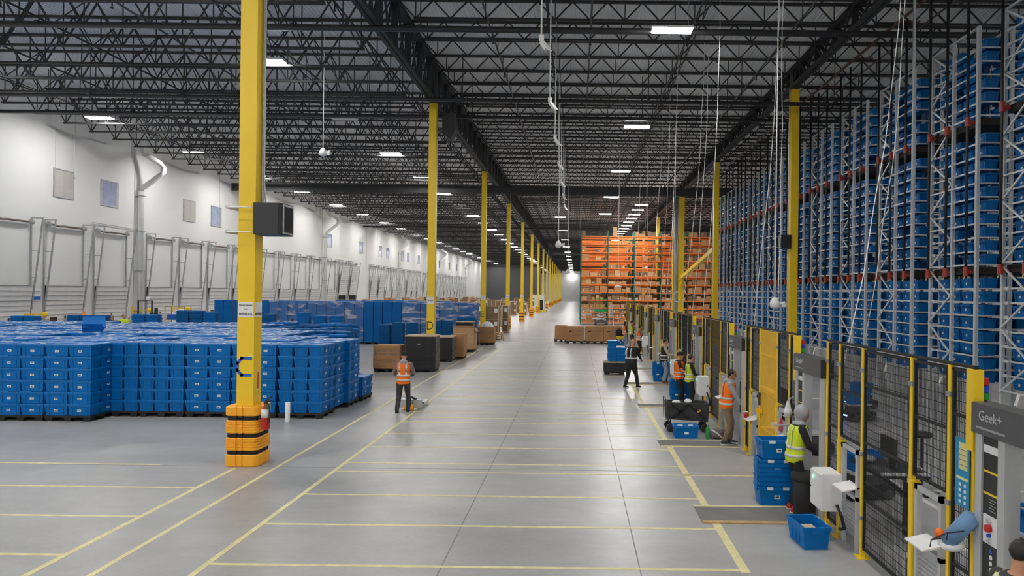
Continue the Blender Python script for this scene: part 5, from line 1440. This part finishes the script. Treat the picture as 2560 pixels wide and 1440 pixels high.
o = thing('lidded_tote', 'closed blue tote with white lid labels below the black wagon', 'tote', (2.68, 16.95, 0)); put('body', TB, o); put('lid', LIDS[0], o); put('label', LBL, o); put('lid_label', LBL_TOP, o, (-.15, -.12, 0)); put('lid_label', LBL_TOP, o, (.1, -.12, 0))
nest(3.32, 22.3, 7, 'nested blue tote in the pile behind the orange-vested headband wearer', 'nested totes behind the headband wearer')
nest(3.38, 27.85, 7, 'nested blue tote in the pile beside the beige hoodie', 'nested totes beside the beige hoodie')
o = tray_stack(1.2, 29.75, .92, .7, .56, 5, 'low black tray stack carrying blue totes behind the person in black')
for (x, z) in [(1.56, .57), (1.56, .86), (1.56, 1.15), (1.93, .57), (1.93, .86)]:
    o = thing('lidded_tote', 'blue lidded tote on the low black tray stack', 'tote', (x, 30.1, z), PI / 2, 'totes on the low tray stack'); put('body', TB, o); put('lid', LIDS[0], o); put('label', LBL, o)
otote(2.75, 36.5, 0, 'open blue tote on floor behind the person in black', None, .3)
nest(3.0, 47.2, 2, 'blue tote on the floor near far workers', 'totes near far workers')
o = tag(part('yellow_bin', open_tote_mb(.25, .18, .2), 'yellow', None, (3.0, 47.2, .39)), 'small yellow bin on a blue tote near far workers', 'bin')
# folding wagon
o = thing('folding_wagon', 'black fabric folding wagon above the closed blue tote', 'wagon', (2.32, 17.55, 0))
part('fabric_bin', MB().add([(0, 0, .32), (1.02, 0, .26), (1.02, .5, .26), (0, .5, .32), (-.02, -.02, .74), (1.05, -.02, .72), (1.05, .52, .72), (-.02, .52, .74), (.03, .03, .74), (1.0, .03, .72), (1.0, .47, .72), (.03, .47, .74), (.05, .05, .4), (.98, .05, .36), (.98, .45, .36), (.05, .45, .4)], [(3, 2, 1, 0)] + [(r * 4 + j, r * 4 + (j + 1) % 4, r * 4 + 4 + (j + 1) % 4, r * 4 + 4 + j) for r in range(3) for j in range(4)] + [(12, 13, 14, 15)]), 'cloth_charcoal', o)
part('cross_strap', MB().bar((.1, -.03, .34), (.52, -.03, .70), .03, .05).bar((.52, -.03, .70), (.95, -.03, .34), .03, .05).bar((.1, -.03, .70), (.52, -.03, .34), .03, .05), 'cloth_black', o)
part('yellow_tab', MB().bar((.74, -.045, .5), (.82, -.045, .56), .02, .035), 'yellow', o)
for x in (.08, .95):
    for y in (.02, .48): part('wheel', MB().tube([(x, y - .04, .1), (x, y + .04, .1)], .1, 16), 'plastic_dark', o); 
for x in (.08, .95): part('axle_leg', MB().bar((x, .02, .1), (x, .02, .34), .03).bar((x, .48, .1), (x, .48, .34), .03), 'plastic_dark', o)
part('handle', MB().tube([(1.05, .25, .4), (1.18, .25, .55), (1.12, .25, 1.05), (1.05, .15, 1.12), (1.05, .35, 1.12)], .016, 8), 'plastic_dark', o)
part('side_handle', MB().tube([(-.03, .02, .3), (-.05, .02, .82), (-.05, .48, .82), (-.03, .48, .3)], .012, 8), 'plastic_dark', o)
part('plastic_liner', MB().ell((.25, .2, .72), (.12, .12, .05), 10, 6).ell((.55, .25, .74), (.1, .12, .06), 10, 6), 'film_white', o, smooth=True)
o = thing('green_bottle', 'green shaker bottle on the floor beside the wagon wheel', 'bottle', (3.18, 16.75, 0))
part('flask', MB().lathe([(.04, 0), (.05, .02), (.052, .2), (.05, .21)], 14), 'bottle_green', o, smooth=True); part('cap', MB().lathe([(.052, .21), (.052, .25), (.03, .27), (.02, .31), (.02, .32)], 14), 'bottle_green', o, smooth=True)
o = thing('backpack', 'patterned bag with white straps lying by khaki-trousered worker', 'bag', (3.42, 16.85, 0))
part('pack', remeshed(None, 0, 'x') if False else MB().ell((0, 0, .11), (.2, .14, .12), 14, 9).ell((.12, .03, .13), (.12, .12, .1), 12, 8), 'cloth_mauve', o, smooth=True)
part('strap', MB().tube([(-.15, -.1, .22), (-.02, -.16, .15), (.12, -.17, .02)], .02, 8), 'cloth_white', o, smooth=True)
o = thing('waste_bin', 'black waste bin between portal pillars beside the hooded worker', 'bin', (3.62, 10.98, 0))
part('bucket', MB().lathe([(.15, 0), (.17, .02), (.2, .62), (.2, .66), (.18, .66), (.16, .3)], 16), 'plastic_dark', o, smooth=True)
part('bag_rim', MB().lathe([(.205, .56), (.215, .6), (.212, .67), (.19, .68)], 16), 'cloth_black', o, smooth=True)
o = thing('red_cup', 'red paper cup on the shelf beside the yellow gate', 'cup', (3.6, 14.75, .87)); part('cup_wall', MB().lathe([(.035, 0), (.048, .12)], 14), 'red', o, smooth=True); part('rim', MB().lathe([(.048, .12), (.051, .125), (.05, .135), (.044, .135)], 14), 'paper', o, smooth=True)
o = thing('clear_bin', 'clear bin holding a red bottle on the fence beside hooded worker', 'bin', (3.62, 12.3, 1.05)); part('tray', open_tote_mb(.14, .1, .16), 'film', o); part('red_bottle', MB().lathe([(.035, .02), (.04, .05), (.04, .17), (.02, .2), (.02, .25)], 12), 'red', o, smooth=True); part('hook', MB().box(.1, .18, -.02, .02, .1, .14), 'galv', o)
o = thing('hanging_bag', 'clear plastic bag hanging on the fence beside the hooded worker', 'bag', (3.68, 12.1, 1.35)); part('bag', MB().lathe([(.015, .3), (.04, .22), (.075, .08), (.06, 0)], 12), 'film', o, smooth=True); part('hook', MB().tube([(0, 0, .3), (.1, 0, .36)], .01, 6), 'galv', o)
# wire rack with blue box on the near fence
o = thing('wire_basket', 'small wire basket with blue wrapped parcel on the near fence', 'basket', (FX - .06, 6.35, .98))
part('wire_arm', MB().tube([(0, .2, .3), (-.26, .2, .27), (-.27, .2, .2)], .007, 6).tube([(0, .5, .14), (-.26, .5, .1), (-.27, .5, .03)], .007, 6).tube([(-.26, .2, .27), (-.26, .5, .1)], .007, 6), 'steel_dark', o)
part('parcel', MB().tube([(-.05, .18, .42), (-.13, .42, .12)], .08, 12), 'blue_box', o, smooth=True)
part('orange_lump', MB().ell((-.2, .46, .18), (.045, .05, .045), 10, 7), 'hivis_orange', o, smooth=True)
part('plastic_wrap', MB().ell((-.1, .42, .08), (.12, .1, .06), 12, 7), 'film_white', o, smooth=True)

# robot area --------------------------------------------------------------
def robot(x, y, rz, lab, load=True):
    o = thing('picking_robot', lab, 'robot', (x, y, 0), rz)
    part('chassis', MB().prism([(-.4, -.3), (.4, -.3), (.45, -.2), (.45, .2), (.4, .3), (-.4, .3), (-.45, .2), (-.45, -.2)], 'z', .06, .24), 'plastic_dark', o)
    part('light_bar', MB().box(-.452, -.44, -.15, .15, .14, .18), 'led_blue', o)
    for sx in (-.28, .28): part('wheel', MB().tube([(sx, -.31, .09), (sx, -.25, .09)], .09, 12).tube([(sx, .25, .09), (sx, .31, .09)], .09, 12), 'plastic_grey', o)
    part('lift_mast', MB().box(-.25, .25, -.2, .2, .24, .42), 'plastic_grey', o)
    part('carry_plate', MB().box(-.32, .32, -.22, .22, .42, .46), 'alu', o)
    return o
robot(7.9, 19.6, .3, 'low black robot carrying a blue tote in front of the racks'); o = thing('robot_tote', 'blue tote on the low black robot in front of the racks', 'tote', (7.9, 19.6, .46), .3); put('tote_shell', OT, o); put('label', OTL, o)
robot(8.9, 21.8, .1, 'low black robot with blue tote, farther beside the rack legs'); o = thing('robot_tote', 'blue tote on the robot farther beside the rack legs', 'tote', (8.9, 21.8, .46), .1); put('tote_shell', OT, o); put('label', OTL, o)
robot(6.0, 9.0, .0, 'low black robot with open blue tote near the end portal'); o = thing('robot_tote', 'open blue tote with carton pieces on robot near the end portal', 'tote', (6.0, 9.0, .46), 0); put('tote_shell', OT, o); part('carton', MB().box(-.2, .22, -.12, .12, .03, .27), 'card_light', o)
robot(5.0, 12.1, .2, 'low black robot behind the opening beside the hooded worker'); o = thing('robot_tote', 'blue tote on robot behind the opening beside the hooded worker', 'tote', (5.0, 12.1, .46), .2); put('tote_shell', OT, o)
robot(5.2, 15.4, 0, 'low black robot with lit bar behind the yellow gate')
for (x, y, lab) in [(6.1, 12.3, 'black floor stand with round scanner in the robot area'), (6.3, 10.3, 'black floor stand holding white tablet in the robot area')]:
    o = thing('scanner_stand', lab, 'stand', (x, y, 0))
    part('base', MB().box(-.3, .3, -.05, .05, 0, .03).box(-.05, .05, -.25, .25, 0, .03), 'plastic_dark', o); part('pole', MB().tube([(0, 0, .03), (0, 0, 1.0)], .025, 8), 'plastic_dark', o)
    if 'round' in lab: part('scanner', MB().lathe([(.16, 1.0), (.18, 1.04), (.16, 1.08)], 16), 'plastic_dark', o, smooth=True)
    else: part('tablet', MB().add([(-.15, 0, .8), (.15, -.05, .85), (.2, .05, 1.35), (-.1, .1, 1.3), (-.15, .02, .8), (.15, -.03, .85), (.2, .07, 1.35), (-.1, .12, 1.3)], [(0, 1, 2, 3), (7, 6, 5, 4), (0, 4, 5, 1), (1, 5, 6, 2), (2, 6, 7, 3), (3, 7, 4, 0)]), 'paper', o)
for k, y in enumerate(POR[:4]):
    o = thing('pick_table', 'grey pick table with monitor arm behind the portal ' + ['near the blue poster', 'of the hooded worker', 'of the grey hoodie worker', 'of the orange and yellow pair'][k], 'table', (4.25, y - .9, 0))
    part('table_top', MB().box(0, .7, 0, 1.0, .92, .97), 'plastic_dark', o); part('rim', MB().tube([(0, -.02, .99), (.72, -.02, .99), (.72, .5, .99)], .025, 8), 'alu', o)
    part('leg', MB().box(.55, .62, .4, .5, 0, .92), 'plastic_dark', o); part('strut', MB().bar((.58, .45, .55), (.1, .3, .92), .06), 'plastic_dark', o)
    part('monitor', MB().box(.3, .33, .2, .7, 1.1, 1.42), 'plastic_dark', o); part('monitor_stand', MB().box(.34, .4, .42, .48, .97, 1.2), 'plastic_dark', o); part('fan_ring', MB().lathe([(.14, 0), (.15, .03), (.14, .06)], 16, (.12, .8, 1.0)), 'alu', o, smooth=True)
    part('keyboard', MB().box(.05, .22, .1, .5, .97, .99), 'plastic_grey', o)

# dock side things ---------------------------------------------------------
for k, (y, zl) in enumerate([(34.9, 0), (43.55, 0), (47.8, 0), (55.3, 0), (71.3, 0), (80.3, 0)]):
    o = thing('dock_light', 'yellow swing-arm dock light on the pier beside a dock door', 'dock light', (XW, y, 2.05), group='dock lights on the wall piers')
    part('arm', MB().box(0, 1.0, -.02, .02, .0, .05).box(0, .05, -.05, .05, -.2, .25).bar((.02, 0, -.15), (.7, 0, .02), .03), 'yellow', o)
    part('lamp_head', MB().lathe([(.06, -.12), (.14, -.02), (.14, .1), (.06, .16)], 12, (1.1, 0, 0)), 'yellow', o, smooth=True)
for k, (y, x) in enumerate([(31.9, -25.5), (42.1, -26.5), (46.6, -25.6), (54.2, -25.3)]):
    o = thing('drum_fan', 'round wire drum fan standing before a dock door', 'fan', (x, y, 0), .3 * k, 'drum fans before the dock doors')
    part('stand', MB().bar((-.4, 0, 0), (-.4, 0, 1.3), .05).bar((.4, 0, 0), (.4, 0, 1.3), .05).box(-.45, .45, -.25, .25, 0, .05), 'plastic_dark', o)
    ring = [(.45 * math.cos(t * PI / 8), -.1, 1.35 + .45 * math.sin(t * PI / 8)) for t in range(17)]; ring2 = [(p[0], .12, p[2]) for p in ring]
    part('cage', MB().tube(ring, .018, 6).tube(ring2, .018, 6).tube([(p[0] * .6, -.12, 1.35 + (p[2] - 1.35) * .6) for p in ring], .01, 6), 'galv', o)
    for q in range(4): part('blade', MB().bar((0, 0, 1.35), (.38 * math.cos(q * PI / 2 + .4), .02, 1.35 + .38 * math.sin(q * PI / 2 + .4)), .02, .16), 'plastic_grey', o)
    part('motor', MB().tube([(0, -.1, 1.35), (0, .15, 1.35)], .09, 12), 'plastic_dark', o)
o = thing('stock_picker', 'small lift truck with tall black guard frame near dock doors', 'lift truck', (-25.3, 41.0, 0))
part('guard_frame', MB().tube([(-.35, 0, .3), (-.35, 0, 2.7), (.45, 0, 2.7), (.45, 0, .3)], .05, 8), 'plastic_dark', o)
part('chassis', MB().box(-.5, .6, -.6, .6, .15, 1.0), 'plastic_grey', o); part('mast', MB().box(.65, .75, -.1, .1, 0.1, 2.3), 'plastic_dark', o)
for x in (-.4, .5): part('wheel', MB().tube([(x, -.65, .18), (x, -.5, .18)], .18, 12), 'plastic_dark', o)
part('beacon', MB().lathe([(.08, 2.75), (.09, 2.9), (.04, 2.95)], 10, (.2, 0, 0)), 'paper', o)
o = thing('supply_cart', 'metal cart heaped with blue, white and red goods near dock doors', 'cart', (-25.2, 42.9, 0))
for x in (0, 1.2): 
    for y in (0, .7): part('post', MB().box(x - .02, x + .02, y - .02, y + .02, 0.0, 2.35), 'wood', o)
part('shelf', MB().box(0, 1.2, 0, .7, .9, .93), 'galv', o); part('shelf', MB().box(0, 1.2, 0, .7, 1.5, 1.53), 'galv', o); part('top_rail', MB().box(0, 1.2, -.02, .02, 2.3, 2.35), 'wood', o)
part('blue_goods', MB().box(.1, .7, .05, .6, 1.53, 1.85), 'blue_letter', o); part('white_goods', MB().ell((.8, .3, 2.0), (.35, .3, .18), 12, 7), 'film_white', o, smooth=True); part('red_goods', MB().box(.75, 1.1, .05, .5, 1.53, 1.75), 'red', o)
for k, (x, y) in enumerate([(0, 0)]):
    tag(part('traffic_cone', MB().lathe([(.2, 0), (.2, .03), (.15, .03), (.04, .7), (.0, .7)], 14), 'hivis_orange', None, (-26.65, 37.9, 1.45), smooth=True), 'orange cone on top of goods near dock door', 'cone')
tag(part('carton_pile', MB().box(-26.92, -26.38, 37.6, 38.2, 0, 1.45), 'card', None), 'tall brown carton carrying the orange cone near dock door', 'carton')
# far white cabinet building and signs between columns
o = thing('equipment_cabinet', 'large pale equipment enclosure among the far columns', 'enclosure', (-8.6, 131, 0))
part('body', MB().box(0, 2.6, 0, 3, 0, 3.1), 'white_paint', o); part('door', MB().box(1.75, 2.4, -.03, 0, .1, 2.1), 'plastic_dark', o); part('plinth', MB().box(-.4, 3.0, -.3, 3.2, 0, .25), 'yellow', o)

bpy.data.scenes.remove(WORK)
